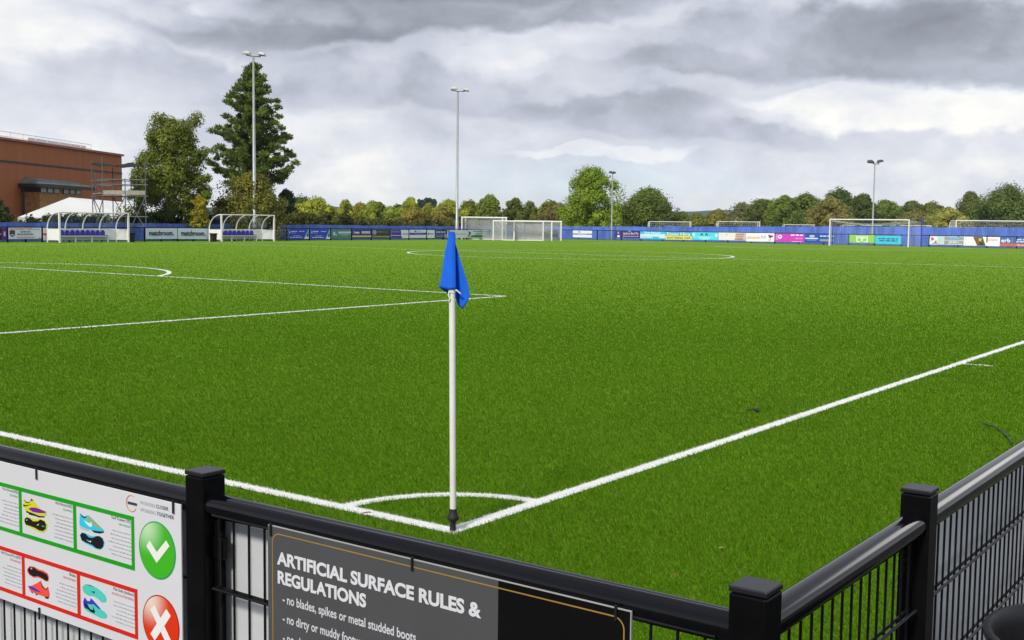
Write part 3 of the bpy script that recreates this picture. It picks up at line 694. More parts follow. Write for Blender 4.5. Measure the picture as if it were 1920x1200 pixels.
zs = [(x, onY(x, y, FY)) for x, y in ((-60, 417.5), (90, 418), (250, 418.5), (400, 420), (520, 421.3), (700, 423), (860, 424.6), (1020, 424.8))]
blue_fence('long blue vertical board fence behind the dugouts along the far touchline', (xl, FY), (xr, FY), lambda f: float(np.interp(xl+(xr-xl)*f, [p[0] for _, p in zs], [p[2] for _, p in zs])), 38)
FX = 107.3
zs2 = [onX(x, y, FX) for x, y in ((1065, 424.8), (1165, 425.6), (1300, 425.3), (1450, 425.0), (1540, 425.2), (1650, 425.6), (1743, 426), (1920, 427.2), (2050, 428.5))]
ya, yb = FY, onX(2050, 428, FX)[1]
blue_fence('sunlit blue vertical board fence behind the far goal', (FX, ya), (FX, yb), lambda f: float(np.interp(-(ya+(yb-ya)*f), [-p[1] for p in zs2], [p[2] for p in zs2])), 26)

# ================================================================== FAR RAILS
RY, RX, RH = 70.8, 105.0, 1.07
def far_rail(label, pts, rails, ends):
    t_ = thing('spectator_railing', label, 'railing', (*pts[0], 0), group='black far railings')
    for p in pts:
        g = MB(); g.box(p[0]-.045, p[0]+.045, p[1]-.045, p[1]+.045, -.02, RH+.04); g.build('post', M_BLACK, t_)
    for (a, b) in rails:
        g = MB(); g.tube([(*a, RH), (*b, RH)], .035, 8); g.build('top_rail', M_RAIL, t_)
        a, b = np.array(a), np.array(b); ln = np.linalg.norm(b-a); d = (b-a)/ln; m = MB()
        for z in (.12, .45, .78): m.tube([(*a, z), (*b, z)], .008, 3, cap=False)
        k = int(ln/.10)
        for i in range(k): p = a+d*ln*i/k; m.tube([(*p, .05), (*p, RH)], .005, 3, cap=False)
        m.build('mesh_infill', M_WIRE, t_)
lx = lambda px: float(onY(px, 440, RY)[0]); ry = lambda px: float(onX(px, 445, RX)[1])
far_rail('long low black railing along the far touchline behind the dugouts', [(lx(x), RY) for x in (-60, 14, 48, 79, 130, 190, 271, 302, 333, 362, 392, 440, 490, 538, 579.5, 620, 659, 696, 731.5, 766, 800, 831, 875, 918)], [((lx(-60), RY), (lx(918), RY))], None)
far_rail('short black railing section in front of the small stored goals', [(lx(x), RY) for x in (950, 966, 998, 1033)] + [(RX, RY)], [((lx(950), RY), (RX, RY))], None)
far_rail('black railing behind the far goal carrying coloured boards', [(RX, ry(x)) for x in (1120, 1165, 1202, 1242, 1282, 1323, 1365, 1409, 1453, 1498, 1545, 1592, 1641, 1690, 1743, 1797, 1851, 1907, 1965, 2030)], [((RX, RY-.08), (RX, ry(2030)))], None)

# ================================================================== ADVERTISING BOARDS
def frame_left(x, y, z): return Matrix(((1, 0, 0, x), (0, 0, -1, y), (0, 1, 0, z), (0, 0, 0, 1)))           # faces -Y
def frame_right(x, y, z): return Matrix(((0, 0, -1, x), (-1, 0, 0, y), (0, 1, 0, z), (0, 0, 0, 1)))         # faces -X
NAVY = srgb(40, 35, 105); WHT = srgb(222, 228, 232); PUR = srgb(80, 35, 110); CYAN = srgb(60, 200, 225); YEL = srgb(225, 215, 90); MAG = srgb(205, 70, 190)
def ad_board(side, x0, x1, yt, yb, col, label, art=(), words=(), off=.055):
    """art: (u0,v0,u1,v1,colour) or (polygon, colour); words: (u, v, height, text, colour, align, width or None); u,v run 0..1 over the board"""
    if side == 'L': Y = RY-off; p = onY(x0, yt, Y); q = onY(x1, yb, Y); w = q[0]-p[0]; zt = onY((x0+x1)/2, yt, Y)[2]; zb = onY((x0+x1)/2, yb, Y)[2]; fr = frame_left(p[0], Y, zb)
    else: X = RX-off; p = onX(x0, yt, X); q = onX(x1, yb, X); w = p[1]-q[1]; zt = onX((x0+x1)/2, yt, X)[2]; zb = onX((x0+x1)/2, yb, X)[2]; fr = frame_right(X, p[1], zb)
    h = zt-zb; fr = fr @ Matrix.Rotation(R(random.gauss(0, .22)), 4, 'Z') @ Matrix.Rotation(R(random.gauss(0, .8)), 4, 'X'); t_ = thing('advertising_board', label, 'board', frame=fr, group='advertising boards on the far railings')
    g = MB(); g.box(0.01, w-.01, 0, h, -.012, 0); g.build('panel', ink(col), t_, local=True)
    cols = []
    if art:
        g = MB()
        for i, a in enumerate(art):
            c = a[-1]; key = c
            if key not in cols: cols.append(key)
            g.cur = cols.index(key); z0 = .001+.0016*i
            if len(a) == 5: u0, v0, u1, v1 = a[:4]; poly = [(u0, v0), (u1, v0), (u1, v1), (u0, v1)]
            else: poly = a[0]
            g.prism([(min(max(u, .004), .996)*w, min(max(v, .01), .99)*h) for u, v in poly], z0, z0+.001)
        g.build('printed_artwork', [ink(c) for c in cols], t_, local=True)
    if words:
        g = MB(); cols = []
        for (u, v, ht, s, c, al, wd) in words:
            if c not in cols: cols.append(c)
            g.cur = cols.index(c); put_text(g, s, u*w, v*h, .024, h=ht*h, w=wd*w if wd else None, align=al, bold=.03, res=2)
        g.build('lettering', [ink(c) for c in cols], t_, local=True)
    return t_
def dashes(u0, u1, v, ht, col, n=4):                                    # lines of small print too far to read
    out = []; u = u0
    while u < u1-.01:
        w = (u1-u0)/n*(.6+.5*random.random()); out.append((u, v, min(u+w*.8, u1), v+ht, col)); u += w
    return out
def disc(u, v, ru, rv, col, n=14): return ([(u+ru*math.cos(k*2*math.pi/n), v+rv*math.sin(k*2*math.pi/n)) for k in range(n)], col)
B1 = srgb(42, 62, 190); WH = srgb(225, 228, 232); GR = srgb(150, 155, 165)
ad_board('L', -45, 13.5, 427.5, 450.5, srgb(84, 30, 120), 'purple board with white ring emblem at the left edge', [(0, 0, .82, 1, srgb(20, 14, 24)), disc(.92, .5, .035, .2, WH), disc(.92, .5, .026, .14, srgb(84, 30, 120)), (.912, .38, .930, .6, WH), (.72, .42, .80, .55, srgb(160, 150, 160))])
ad_board('L', 15.5, 78, 427.2, 448, srgb(205, 216, 226), 'pale blue white board with dark shield crest and red headline',
         [([(.03, .72), (.05, .76), (.12, .80), (.18, .76), (.2, .72), (.19, .35), (.115, .15), (.04, .35)], srgb(38, 34, 58)), ([(.06, .66), (.17, .66), (.16, .55), (.07, .55)], srgb(150, 50, 60)), disc(.115, .33, .04, .11, srgb(210, 215, 225)), ([(.05, .34), (.18, .34), (.115, .18)], srgb(60, 70, 170)), (.24, .1, .77, .15, srgb(190, 60, 75)), (.9, .02, .99, .1, srgb(200, 70, 70))]
         + dashes(.36, .66, .58, .12, srgb(110, 115, 130), 3) + dashes(.26, .76, .36, .12, srgb(110, 115, 130), 4),
         [(.03, .84, .11, 'UK FOOTBALL CAMPS', srgb(190, 40, 60), 'LEFT', .70), (.745, .84, .09, '.co.uk', srgb(70, 60, 150), 'LEFT', .2)])
ad_board('L', 80.5, 116, 427.5, 450.5, srgb(222, 225, 232), 'white board with a red cross band beside the left dugout', [(.0, .40, 1, .58, srgb(205, 90, 90)), (.62, 0, .76, 1, srgb(205, 90, 90))])
for x0, x1, lab in ((273, 332.6, 'pale board with one dark lower case word, left one of the pair between the dugouts'), (333.2, 392, 'pale board with one dark lower case word, right one of the pair between the dugouts')):
    ad_board('L', x0, x1, 428, 448, srgb(198, 214, 226), lab, [], [(.10, .34, .44, 'matchroom', srgb(20, 20, 28), 'LEFT', .74), (.86, .34, .44, '.', srgb(170, 60, 110), 'LEFT', .03)])
for x0, x1, lab in ((540, 579, 'royal blue board with slanted photo corner, first one right of the right dugout'), (582, 619, 'royal blue board with slanted photo corner next to the teal board')):
    ad_board('L', x0, x1, 429.5, 448, B1, lab, [([(.76, .0), (1, 0), (1, 1), (.96, 1)], srgb(120, 170, 190)), ([(.78, .0), (1, 0), (1, .3), (.86, .3)], WH), ([(.88, .2), (.98, .2), (.97, .5), (.92, .55)], srgb(60, 90, 100)), (0, 0, .03, 1, srgb(60, 120, 210))]
             + [disc(.08, .68, .035, .12, WH), disc(.085, .68, .022, .07, B1)] + dashes(.15, .42, .72, .08, WH, 2) + dashes(.15, .38, .58, .05, srgb(160, 180, 230), 2) + dashes(.52, .78, .72, .08, srgb(190, 200, 240), 2) + dashes(.25, .58, .28, .06, srgb(190, 190, 240), 3) + dashes(.08, .66, .12, .06, WH, 4))
ad_board('L', 621, 658.5, 429.8, 447.5, srgb(76, 125, 125), 'teal board with pale lettering right of the blue boards', [(.35, .55, .98, .75, srgb(185, 205, 205)), (.10, .36, .13, .70, WH), (.15, .36, .19, .72, WH), (.20, .36, .27, .46, WH)] + dashes(.42, .92, .42, .08, srgb(170, 190, 190), 4) + dashes(.54, .80, .26, .06, srgb(170, 190, 190), 2))
ad_board('L', 660.5, 696, 430, 446.5, srgb(48, 46, 140), 'navy board with a yellow strip along its foot', [(.0, .12, 1, .30, srgb(200, 195, 80)), (.06, .5, .14, .8, srgb(150, 160, 110))] + dashes(.16, .36, .52, .2, WH, 2) + dashes(.5, .93, .62, .16, WH, 3) + dashes(.5, .93, .5, .08, YEL, 3))
ad_board('L', 698, 731, 430.3, 446.5, srgb(44, 58, 60), 'dark slate green board with a grey picture', [disc(.13, .68, .11, .26, srgb(150, 160, 165)), (.02, .1, .98, .26, srgb(150, 150, 80)), (.02, .08, .25, .3, srgb(150, 120, 110))] + dashes(.32, .62, .66, .14, srgb(130, 130, 70), 2) + dashes(.68, .9, .66, .12, srgb(110, 120, 90), 2))
ad_board('L', 733, 766, 430.8, 446.2, srgb(222, 226, 236), 'board split violet and white by a slanted edge', [([(0, 0), (.62, 0), (.55, 1), (0, 1)], srgb(66, 45, 150)), (0, .28, .60, .36, srgb(200, 195, 230))] + dashes(.05, .5, .7, .12, srgb(150, 130, 210), 4) + dashes(.68, .97, .45, .16, srgb(150, 150, 175), 2))
ad_board('L', 768, 799, 431, 446.2, srgb(220, 226, 234), 'white board crossed by one violet band', [(0, .38, 1, .64, srgb(76, 55, 165)), disc(.34, .83, .06, .1, srgb(90, 60, 120))] + dashes(.42, .66, .78, .08, srgb(180, 185, 205), 2) + dashes(.3, .75, .47, .08, srgb(150, 130, 210), 3))
ad_board('L', 801, 815, 431.2, 446, srgb(222, 228, 232), 'narrow white board with small dark script', dashes(.2, .9, .45, .12, srgb(60, 60, 70), 2) + [disc(.16, .5, .08, .16, srgb(70, 110, 120))])
ad_board('L', 815.5, 838, 431.5, 446, srgb(46, 40, 82), 'dark navy board with a light blue stripe', [(0, .42, .8, .54, srgb(70, 120, 210)), (.05, .1, .7, .3, srgb(130, 130, 125)), (.78, .02, 1, .5, srgb(150, 165, 165))] + dashes(.1, .9, .66, .18, srgb(190, 190, 205), 3))
ad_board('L', 839, 876, 431.5, 446, srgb(216, 224, 228), 'white board partly hidden by the corner flag', [(.02, .7, .12, .98, srgb(200, 90, 100))] + dashes(.35, .95, .45, .1, srgb(190, 150, 160), 4))
ad_board('L', 876.5, 912, 431.5, 445.5, srgb(206, 226, 220), 'pale mint board with black figure and green oval', [disc(.56, .2, .42, .17, srgb(50, 125, 70)), ([(.02, .15), (.10, .15), (.13, .45), (.2, .5), (.14, .8), (.06, .8), (.08, .5)], srgb(40, 50, 50))] + dashes(.3, .92, .8, .1, srgb(70, 90, 90), 4) + dashes(.42, .8, .48, .14, srgb(90, 160, 130), 3))
ad_board('L', 987, 1016, 431.5, 444, srgb(34, 30, 56), 'dark navy board with gold crest on the gate railing', [disc(.22, .62, .07, .22, srgb(150, 110, 50)), (.1, .14, .36, .24, srgb(150, 110, 50))] + dashes(.48, .95, .62, .12, srgb(150, 150, 180), 3) + dashes(.48, .95, .4, .08, srgb(110, 90, 140), 3))
ad_board('L', 1020, 1047, 431.5, 444.5, srgb(52, 58, 62), 'dark grey board with orange streak on the gate railing', [(.12, .3, .92, .42, srgb(170, 90, 60)), (.3, .88, .6, .96, srgb(180, 185, 190))] + dashes(.2, .85, .52, .14, srgb(200, 205, 205), 3))
ad_board('R', 1074, 1110, 432.3, 445, srgb(226, 230, 240), 'white board with thin blue band left of the short mast', [(0, .38, 1, .58, srgb(110, 130, 215)), disc(.34, .8, .05, .1, srgb(110, 90, 140))] + dashes(.3, .7, .44, .08, srgb(220, 220, 240), 3))
ad_board('R', 1155, 1200, 432.6, 446.5, srgb(62, 48, 118), 'dark violet board with pale script lettering', [disc(.1, .7, .04, .18, srgb(180, 165, 130)), (.06, .1, .16, .38, WH)] + [(.3, .18, .95, .30, srgb(160, 150, 160)), (.3, .1, .33, .3, srgb(160, 150, 160))] + [(.5, .9, .62, .98, srgb(190, 180, 190))],
         [(.3, .5, .30, 'Jaybee Bed Fly', srgb(195, 185, 190), 'LEFT', .64)])
ad_board('R', 1200.5, 1247.5, 434.3, 448.5, srgb(205, 228, 236), 'white board with bright cyan top and foot bands', [(0, .68, 1, 1, srgb(30, 195, 232)), (0, 0, 1, .16, srgb(30, 190, 232)), (.5, .14, .75, .34, srgb(30, 190, 232))] + dashes(.05, .5, .25, .14, srgb(170, 210, 225), 3), [(.16, .72, .24, 'Tom Parsons', srgb(225, 245, 250), 'LEFT', .66)])
ad_board('R', 1248, 1297, 435.2, 449.5, srgb(75, 175, 225), 'sky blue and yellow hire board', [(0, 0, 1, .48, srgb(232, 225, 90))], [(.06, .56, .36, 'Essex Hire', srgb(240, 235, 150), 'LEFT', .88), (.06, .16, .24, 'and Sales Ltd', srgb(90, 130, 120), 'LEFT', .88)])
ad_board('R', 1297.5, 1347, 435.8, 450, srgb(85, 215, 232), 'pale cyan board with two dark letters', [disc(.07, .72, .06, .2, srgb(200, 245, 250)), disc(.92, .62, .06, .2, srgb(200, 245, 250)), disc(.48, .25, .22, .24, srgb(150, 228, 238))] + dashes(.05, .38, .34, .12, srgb(170, 230, 240), 3) + dashes(.6, .95, .30, .1, srgb(170, 230, 240), 3), [(.32, .58, .32, 'A', srgb(40, 60, 110), 'LEFT', .12), (.5, .58, .32, 'A', srgb(40, 60, 110), 'LEFT', .12)])
ad_board('R', 1347.5, 1398, 436.3, 450.5, srgb(232, 230, 226), 'cream board with reddish brown picture at its right', [([(.68, 0), (.98, 0), (.96, 1), (.62, .9)], srgb(205, 180, 170)), (.28, .68, .31, .82, srgb(190, 90, 90))] + dashes(.64, .97, .75, .14, srgb(180, 120, 110), 3) + dashes(.62, .9, .45, .14, srgb(190, 140, 125), 3) + dashes(.6, .92, .1, .16, srgb(160, 100, 90), 3))
ad_board('R', 1399, 1452, 437.2, 453, srgb(240, 240, 242), 'white board with pastel orange and lilac lettering', [([(.78, .85), (.88, .75), (.96, .7), (.94, .5), (.9, .55), (.86, .35), (.8, .5)], srgb(110, 80, 130)), disc(.84, .2, .06, .08, srgb(240, 170, 90))], [(.05, .36, .30, 'phoenix', srgb(240, 180, 140), 'LEFT', .46), (.52, .36, .34, '93', srgb(205, 185, 225), 'LEFT', .18)])
ad_board('R', 1453.5, 1508, 438.3, 453.6, MAG, 'magenta board with football picture at its left', [disc(.17, .62, .07, .25, srgb(245, 240, 245)), disc(.165, .64, .025, .09, srgb(60, 50, 60)), (.58, .02, .92, .07, srgb(240, 220, 240)), (.02, .2, .1, .9, srgb(225, 130, 215))] + dashes(.54, .95, .76, .15, srgb(245, 225, 245), 2) + dashes(.7, .93, .36, .14, srgb(230, 150, 220), 2))
ad_board('R', 1509, 1564, 439.3, 455, srgb(44, 82, 170), 'royal blue board with white emblem left of the far goal', [disc(.25, .76, .09, .13, srgb(235, 235, 240)), disc(.22, .76, .025, .06, srgb(44, 82, 170)), disc(.28, .76, .025, .06, srgb(44, 82, 170)), (.02, .42, .45, .56, srgb(215, 225, 240)), (.08, .24, .4, .32, srgb(120, 150, 210)), (.52, .2, .98, .28, srgb(200, 190, 110)), (.52, .35, .98, .42, srgb(150, 175, 220))] + dashes(.52, .98, .72, .14, srgb(200, 215, 240), 3))
ad_board('R', 1592.5, 1640, 440.5, 455.3, srgb(140, 205, 95), 'lime green board with white goal symbol behind the far goal', [(.28, .14, .33, .86, srgb(225, 240, 215)), (.68, .14, .73, .86, srgb(225, 240, 215)), (.28, .78, .73, .86, srgb(225, 240, 215)), (.28, .08, .44, .2, srgb(225, 240, 215)), (.57, .08, .73, .2, srgb(225, 240, 215)), (.47, .2, .54, .55, srgb(225, 240, 215)), (.36, .55, .66, .72, srgb(225, 240, 215))])
ad_board('R', 1641, 1690, 442, 457.5, srgb(55, 200, 228), 'bright cyan board with two lines of dark print behind the far goal', dashes(.13, .86, .56, .14, srgb(30, 80, 130), 4) + dashes(.17, .85, .32, .14, srgb(30, 80, 130), 3))
ad_board('R', 1743, 1806.5, 443, 459, srgb(226, 228, 228), 'white board with grey block and small red emblem', [([(.05, .9), (.12, .8), (.13, .55), (.05, .45)], srgb(200, 90, 90)), ([(.14, .2), (.2, .55), (.22, .2)], srgb(190, 70, 60)), (.08, .08, .24, .16, srgb(120, 110, 110)), (.24, 0, .44, 1, srgb(190, 212, 216)), (.44, .04, 1, .96, srgb(150, 156, 162)), (.44, .5, 1, .56, srgb(215, 220, 222))] + dashes(.6, .88, .68, .26, srgb(120, 185, 215), 2) + dashes(.58, .86, .26, .14, WH, 2) + dashes(.54, .96, .06, .08, WH, 4))
ad_board('R', 1807, 1874.5, 444, 461, srgb(236, 236, 238), 'white board with a dark slanted photo in the middle', [([(.26, 1), (.52, 1), (.62, .0), (.38, .0)], srgb(95, 95, 60)), ([(.26, 1), (.33, 1), (.44, .3), (.38, .2)], srgb(150, 75, 50)), ([(.42, .85), (.5, .8), (.48, .5), (.42, .55)], srgb(190, 190, 90)), ([(.44, .1), (.56, .1), (.54, .35), (.45, .4)], srgb(50, 60, 35))] + [(.05, v, .07, v+.07, srgb(225, 150, 120)) for v in (.1, .28, .46, .64, .82)] + dashes(.66, .95, .74, .08, srgb(225, 190, 180), 3) + dashes(.66, .95, .6, .08, srgb(225, 190, 180), 3))
ad_board('R', 1875, 1945, 445, 461.8, srgb(66, 104, 168), 'blue board with orange foot and big lower case lettering at the right edge', [(0, 0, 1, .28, srgb(222, 100, 52)), (.33, .4, .345, .9, srgb(140, 165, 205))] + dashes(.44, .96, .68, .14, srgb(205, 215, 235), 3) + dashes(.44, .96, .44, .14, srgb(205, 215, 235), 4) + dashes(.46, .8, .08, .12, srgb(240, 180, 150), 3), [(.035, .42, .44, 'erb', srgb(225, 230, 238), 'LEFT', .25)])

# ================================================================== DUGOUTS
def dugout(label, pf0, pf1, ptop, Y0, depth, nseat, ptopR):
    a = onY(pf0, 440, Y0); b = onY(pf1, 440, Y0); x0, x1 = a[0], b[0]; H = onY((pf0+pf1)/2, (ptop+ptopR)/2, Y0)[2]; Y1 = Y0+depth
    t_ = thing('dugout', label, 'dugout', (x0, Y0, 0), group='team dugouts')
    wall = .95; r = .045
    def arc(x, k=12):
        pts = [(x, Y1, 0.0), (x, Y1, wall*.9)]
        for i in range(k+1):
            an = math.pi/2*i/k; pts.append((x, Y1 - depth*.97*(1-math.cos(an)), wall + (H-wall)*math.sin(an)))
        return pts
    xs = [x0 + (x1-x0)*i/4 for i in range(5)]
    for x in xs: g = MB(); g.tube(arc(x), r, 6); g.build('curved_rib', M_WHITE, t_, smooth=True)
    for x in (x0, x1): g = MB(); g.box(x-.055, x+.055, Y0-.055, Y0+.055, -.02, H); g.build('front_post', M_WHITE, t_)
    g = MB(); g.tube([(x0-.05, Y0, H), (x1+.05, Y0, H)], .05, 6); g.tube([(x0, Y1, wall), (x1, Y1, wall)], .03, 6); g.build('top_rail', M_WHITE, t_)
    g = MB(); g.box(x0+.05, x1-.05, Y1-.03, Y1+.01, .14, wall); g.build('back_panel', M_WHITE, t_)
    for x in (x0, x1): g = MB(); g.box(x-.02, x+.02, Y0+.06, Y1-.05, .16, wall); g.build('side_panel', M_WHITE, t_)
    prof = arc(0)[2:]; g = MB()
    for i in range(4):
        vs = []
        for (_, y, z) in prof: vs += [(xs[i]+.05, y, z), (xs[i+1]-.05, y, z)]
        g.add(vs, [(2*k, 2*k+1, 2*k+3, 2*k+2) for k in range(len(prof)-1)])
    for x in (x0, x1): g.add([(x, Y0+.06, wall)] + [(x, y, z) for (_, y, z) in prof], [tuple(range(len(prof)+1))])
    g.build('glazing', M_GLASS, t_)
    zb = .47; yb0, yb1 = Y1-.62, Y1-.12; g = MB(); g.box(x0+.15, x1-.75, yb0, yb1, zb-.06, zb)
    n = 4
    for i in range(n):
        xx = x0+.5+(x1-x0-1.6)*i/(n-1); g.box(xx-.03, xx+.03, yb0+.02, yb0+.09, 0, zb-.06)
    g.box(x0+.15, x1-.75, yb1+.01, yb1+.05, .15, .42)
    bench = g.build('bench', M_WHITE, t_)
    for i in range(nseat):
        xx = x0+.38+(x1-x0-1.45)*(i+.5)/nseat; w = (x1-x0-1.45)/nseat*.43; g = MB()
        pr = [(xx-w, zb+.02), (xx+w, zb+.02), (xx+w*.96, zb+.24), (xx+w*.7, zb+.36), (xx, zb+.42), (xx-w*.7, zb+.36), (xx-w*.96, zb+.24)]
        g.add([(u, yb1-.10, v) for u, v in pr]+[(u, yb1-.04, v) for u, v in pr], [tuple(range(7)), tuple(range(7, 14))[::-1]] + [(i2, (i2+1) % 7, 7+(i2+1) % 7, 7+i2) for i2 in range(7)])
        g.box(xx-w, xx+w, yb0+.03, yb1-.10, zb+.005, zb+.06); g.build('seat', M_SEAT, t_)
dugout('long white dugout with blue seats in front of the scaffold tower', 112, 241, 398, 69.0, 1.5, 10, 400)
dugout('white dugout with blue seats at the foot of the leftmost floodlight mast', 415.5, 514, 402.5, 69.0, 1.5, 9, 404)

def wheel_bin(label, px, yt, yb, w, Y):
    p = onY(px, yb, Y); z1 = onY(px, yt, Y)[2]; x = p[0]; t_ = thing('litter_bin', label, 'bin', (x, Y, 0), group='small black bins by the dugouts'); hw = w/2
    g = MB(); g.hexa([(x-hw*.85, Y-hw*.8, 0), (x+hw*.85, Y-hw*.8, 0), (x+hw*.85, Y+hw*.8, 0), (x-hw*.85, Y+hw*.8, 0), (x-hw, Y-hw, z1), (x+hw, Y-hw, z1), (x+hw, Y+hw, z1), (x-hw, Y+hw, z1)])
    g.build('body', M_RUBBER, t_); g = MB(); g.box(x-hw-.03, x+hw+.03, Y-hw-.03, Y+hw+.03, z1, z1+.05); g.build('lid', M_BLACK, t_)
wheel_bin('black bin standing right of the left dugout', 247.5, 438, 453, .33, 69.2)
wheel_bin('black bin standing against the left end of the right dugout', 400.3, 438.5, 452.5, .40, 68.6)

# ================================================================== FLOODLIGHTS
def lamp_head(g, c, along, fwd, w, tilt=.35):
    """a floodlight: domed housing over a rectangular front"""
    c = np.array(c); a = np.array([*along, 0.0]); f = np.array([*fwd, 0.0]); upv = np.array([0, 0, 1.0])
    f2 = f*math.cos(tilt) - upv*math.sin(tilt); u2 = f*math.sin(tilt) + upv*math.cos(tilt)
    vs = []
    for (s, hh, dd) in ((1, 0, 0), (.96, .28, .02), (.62, .52, -.05), (.25, .60, -.1)):
        for (i, j) in ((-1, -1), (1, -1), (1, 1), (-1, 1)): vs.append(c + a*w*.5*s*i + f2*w*.42*s*j + f2*dd*w + u2*hh*w*.62)
    g.add(vs, [(0, 1, 2, 3)] + [(4*k+i, 4*k+(i+1) % 4, 4*k+4+(i+1) % 4, 4*k+4+i) for k in range(3) for i in range(4)] + [(12, 13, 14, 15)])
def floodlight(label, p, H, heads, w, base_r, top_r, cab=False, arm=1.0, matp=None):
    t_ = thing('floodlight_mast', label, 'floodlight', (*p, 0), group='floodlight masts')
    g = MB(); g.tube([(*p, 0), (*p, 1.9), (*p, 1.95), (*p, H)], [base_r*1.25, base_r*1.25, base_r, top_r], 12); g.build('pole', matp or M_GALV, t_, smooth=True)
    r2 = _r[:2]; f2 = np.array([-_r[1], _r[0]]); f2 = f2 if f2 @ FW[:2] > 0 else -f2
    g = MB(); c = np.array([*p, H]); g.tube([c - np.array([*(r2*arm), -.12]), c, c + np.array([*(r2*arm), .0])], .045, 6); g.build('crossarm', M_SCAF, t_)
    for (o, dz, dirr, tl) in heads:
        g = MB(); cc = c + np.array([*(r2*o), dz]); d = -f2 if dirr == 'n' else (r2 if dirr == 'r' else f2); al = np.array([-d[1], d[0]])
        lamp_head(g, cc, al, d, w, tl); hd = g.build('lamp_head', mat('lamp_housing', (0.55, 0.55, 0.52), .5, var=.1) if H > 12 else mat('dark_lamp_housing', (.07, .07, .07), .5, var=.1), t_)
        g = MB(); q = cc + np.array([*(d*.02), -.015]); u = np.array([0, 0, 1]); ff = np.array([*d, 0])*math.cos(tl) - u*math.sin(tl); un = np.array([*d, 0])*math.sin(tl)+u*math.cos(tl)
        g.obox(cc - un*.03, np.array([*al, 0])*w*.52, ff*w*.44, un*.025); g.build('lens', mat('lamp_glass', (.10, .11, .11), .2, var=.1), hd)
        g = MB(); e = c + np.array([*(r2*o*.8), .12 if o < 0 else 0]); g.tube([e, cc - np.array([*(d*w*.3), -.05])], .03, 6); g.build('bracket', M_SCAF, hd)
    if cab:
        x, y = p; g = MB(); g.box(x+.3, x+1.15, y-.25, y+.35, 0, 1.75); g.hexa([(x+.3, y-.25, 1.75), (x+1.15, y-.25, 1.75), (x+1.15, y+.35, 1.75), (x+.3, y+.35, 1.75), (x+.4, y-.2, 2.0), (x+.9, y-.2, 2.0), (x+.9, y+.3, 2.0), (x+.4, y+.3, 2.0)])
        g.build('cabinet', mat('grey_cabinet', (.36, .37, .38), .5), t_)
pA = onY(477.5, 440, 72.0)[:2]; pB = onY(856.5, 440, 72.0)[:2]
floodlight('tall grey floodlight mast in front of the pine behind the right dugout', pA, CAM[2]+(atd(472, 110, (np.array([*pA, 0])-CAM) @ FW)[2]-CAM[2]), [(-.55, .22, 'n', .15), (.72, .14, 'r', .12)], .62, .17, .085, True, .62)
floodlight('tall grey floodlight mast rising behind the corner flag', pB, atd(857.5, 174, (np.array([*pB, 0])-CAM) @ FW)[2], [(-.4, .22, 'n', .15), (.85, .10, 'r', .12)], .66, .15, .085, False, .7)
for px, yt, lab in ((1146.5, 326, 'short slim lamp mast in front of the big bright green tree'), (1635.5, 308, 'short slim lamp mast above the far goal')):
    p = onX(px, 440, 106.2)[:2]; H = atd(px, yt, (np.array([*p, 0])-CAM) @ FW)[2]
    hh = [(-.42, .16, 'n', .3), (.5, .2, 'r', -.25)] if px > 1500 else [(.18, .1, 'r', .2), (-.2, .12, 'n', .3)]
    floodlight(lab, p, H, hh, .58 if px > 1500 else .42, .075, .055, False, .4 if px > 1500 else .2, mat('dull_steel', (.36, .37, .37), .5, metal=.2))

# ================================================================== GOALS
def net_panel(g, P00, P10, P11, P01, sp, w, sag=0.0):
    P00, P10, P11, P01 = map(np.array, (P00, P10, P11, P01)); nu = max(2, int(np.linalg.norm(P10-P00)/sp)); nv = max(2, int(np.linalg.norm(P01-P00)/sp))
    def S_(u, v):
        p = P00*(1-u)*(1-v)+P10*u*(1-v)+P11*u*v+P01*(1-u)*v; p = p.copy(); p[2] -= sag*4*u*(1-u); return p
    for i in range(nu+1):
        for j in range(4): g.tube([S_(i/nu, j/4), S_(i/nu, (j+1)/4)], w, 3, cap=False)
    for j in range(nv+1):
        k = 8 if sag else 1
        for i in range(k): g.tube([S_(i/k, j/nv), S_((i+1)/k, j/nv)], w, 3, cap=False)
def goal(label, a, b, H, back, fr=.055, depth_top=.9, sp=.16, w=.004, netm=None, wheels=False, group=None):
    """posts at a and b; back is the horizontal vector behind the goal mouth"""
    a, b, bk = np.array([*a, 0.]), np.array([*b, 0.]), np.array([*back, 0.]); u = np.array([0, 0, H])
    t_ = thing('football_goal', label, 'goal', a, group=group)
    for p in (a, b): g = MB(); g.tube([p, p+u], fr, 10); g.build('post', M_WHITE, t_, smooth=True)
    g = MB(); e = (b-a)/np.linalg.norm(b-a)*fr; g.tube([a+u-e, b+u+e], fr, 10); g.build('crossbar', M_WHITE, t_, smooth=True)
    tp = bk*depth_top
    g = MB()
    for p in (a, b): g.tube([p+u, p+u+tp*.8, p+tp*.9+u*.93, p+bk], fr*.6, 6); g.tube([p, p+bk], fr*.75, 6)
    g.tube([a+bk, b+bk], fr*.75, 6); g.build('rear_frame', M_WHITE, t_)
    g = MB(); net_panel(g, a+u+tp*.8, b+u+tp*.8, b+bk, a+bk, sp, w); net_panel(g, a+u, b+u, b+u+tp*.8, a+u+tp*.8, sp, w)
    for p in (a, b): net_panel(g, p, p+bk, p+u+tp*.8, p+u, sp, w)
    g.build('net', netm or M_NET, t_)
    if wheels:
        for p in (a, b):
            g = MB(); c = p+bk*.7; d = (b-a)/np.linalg.norm(b-a); g.tube([c-d*.06+np.array([0, 0, .16]), c+d*.06+np.array([0, 0, .16])], .16, 12); g.build('wheel', M_RUBBER, t_)
    return t_
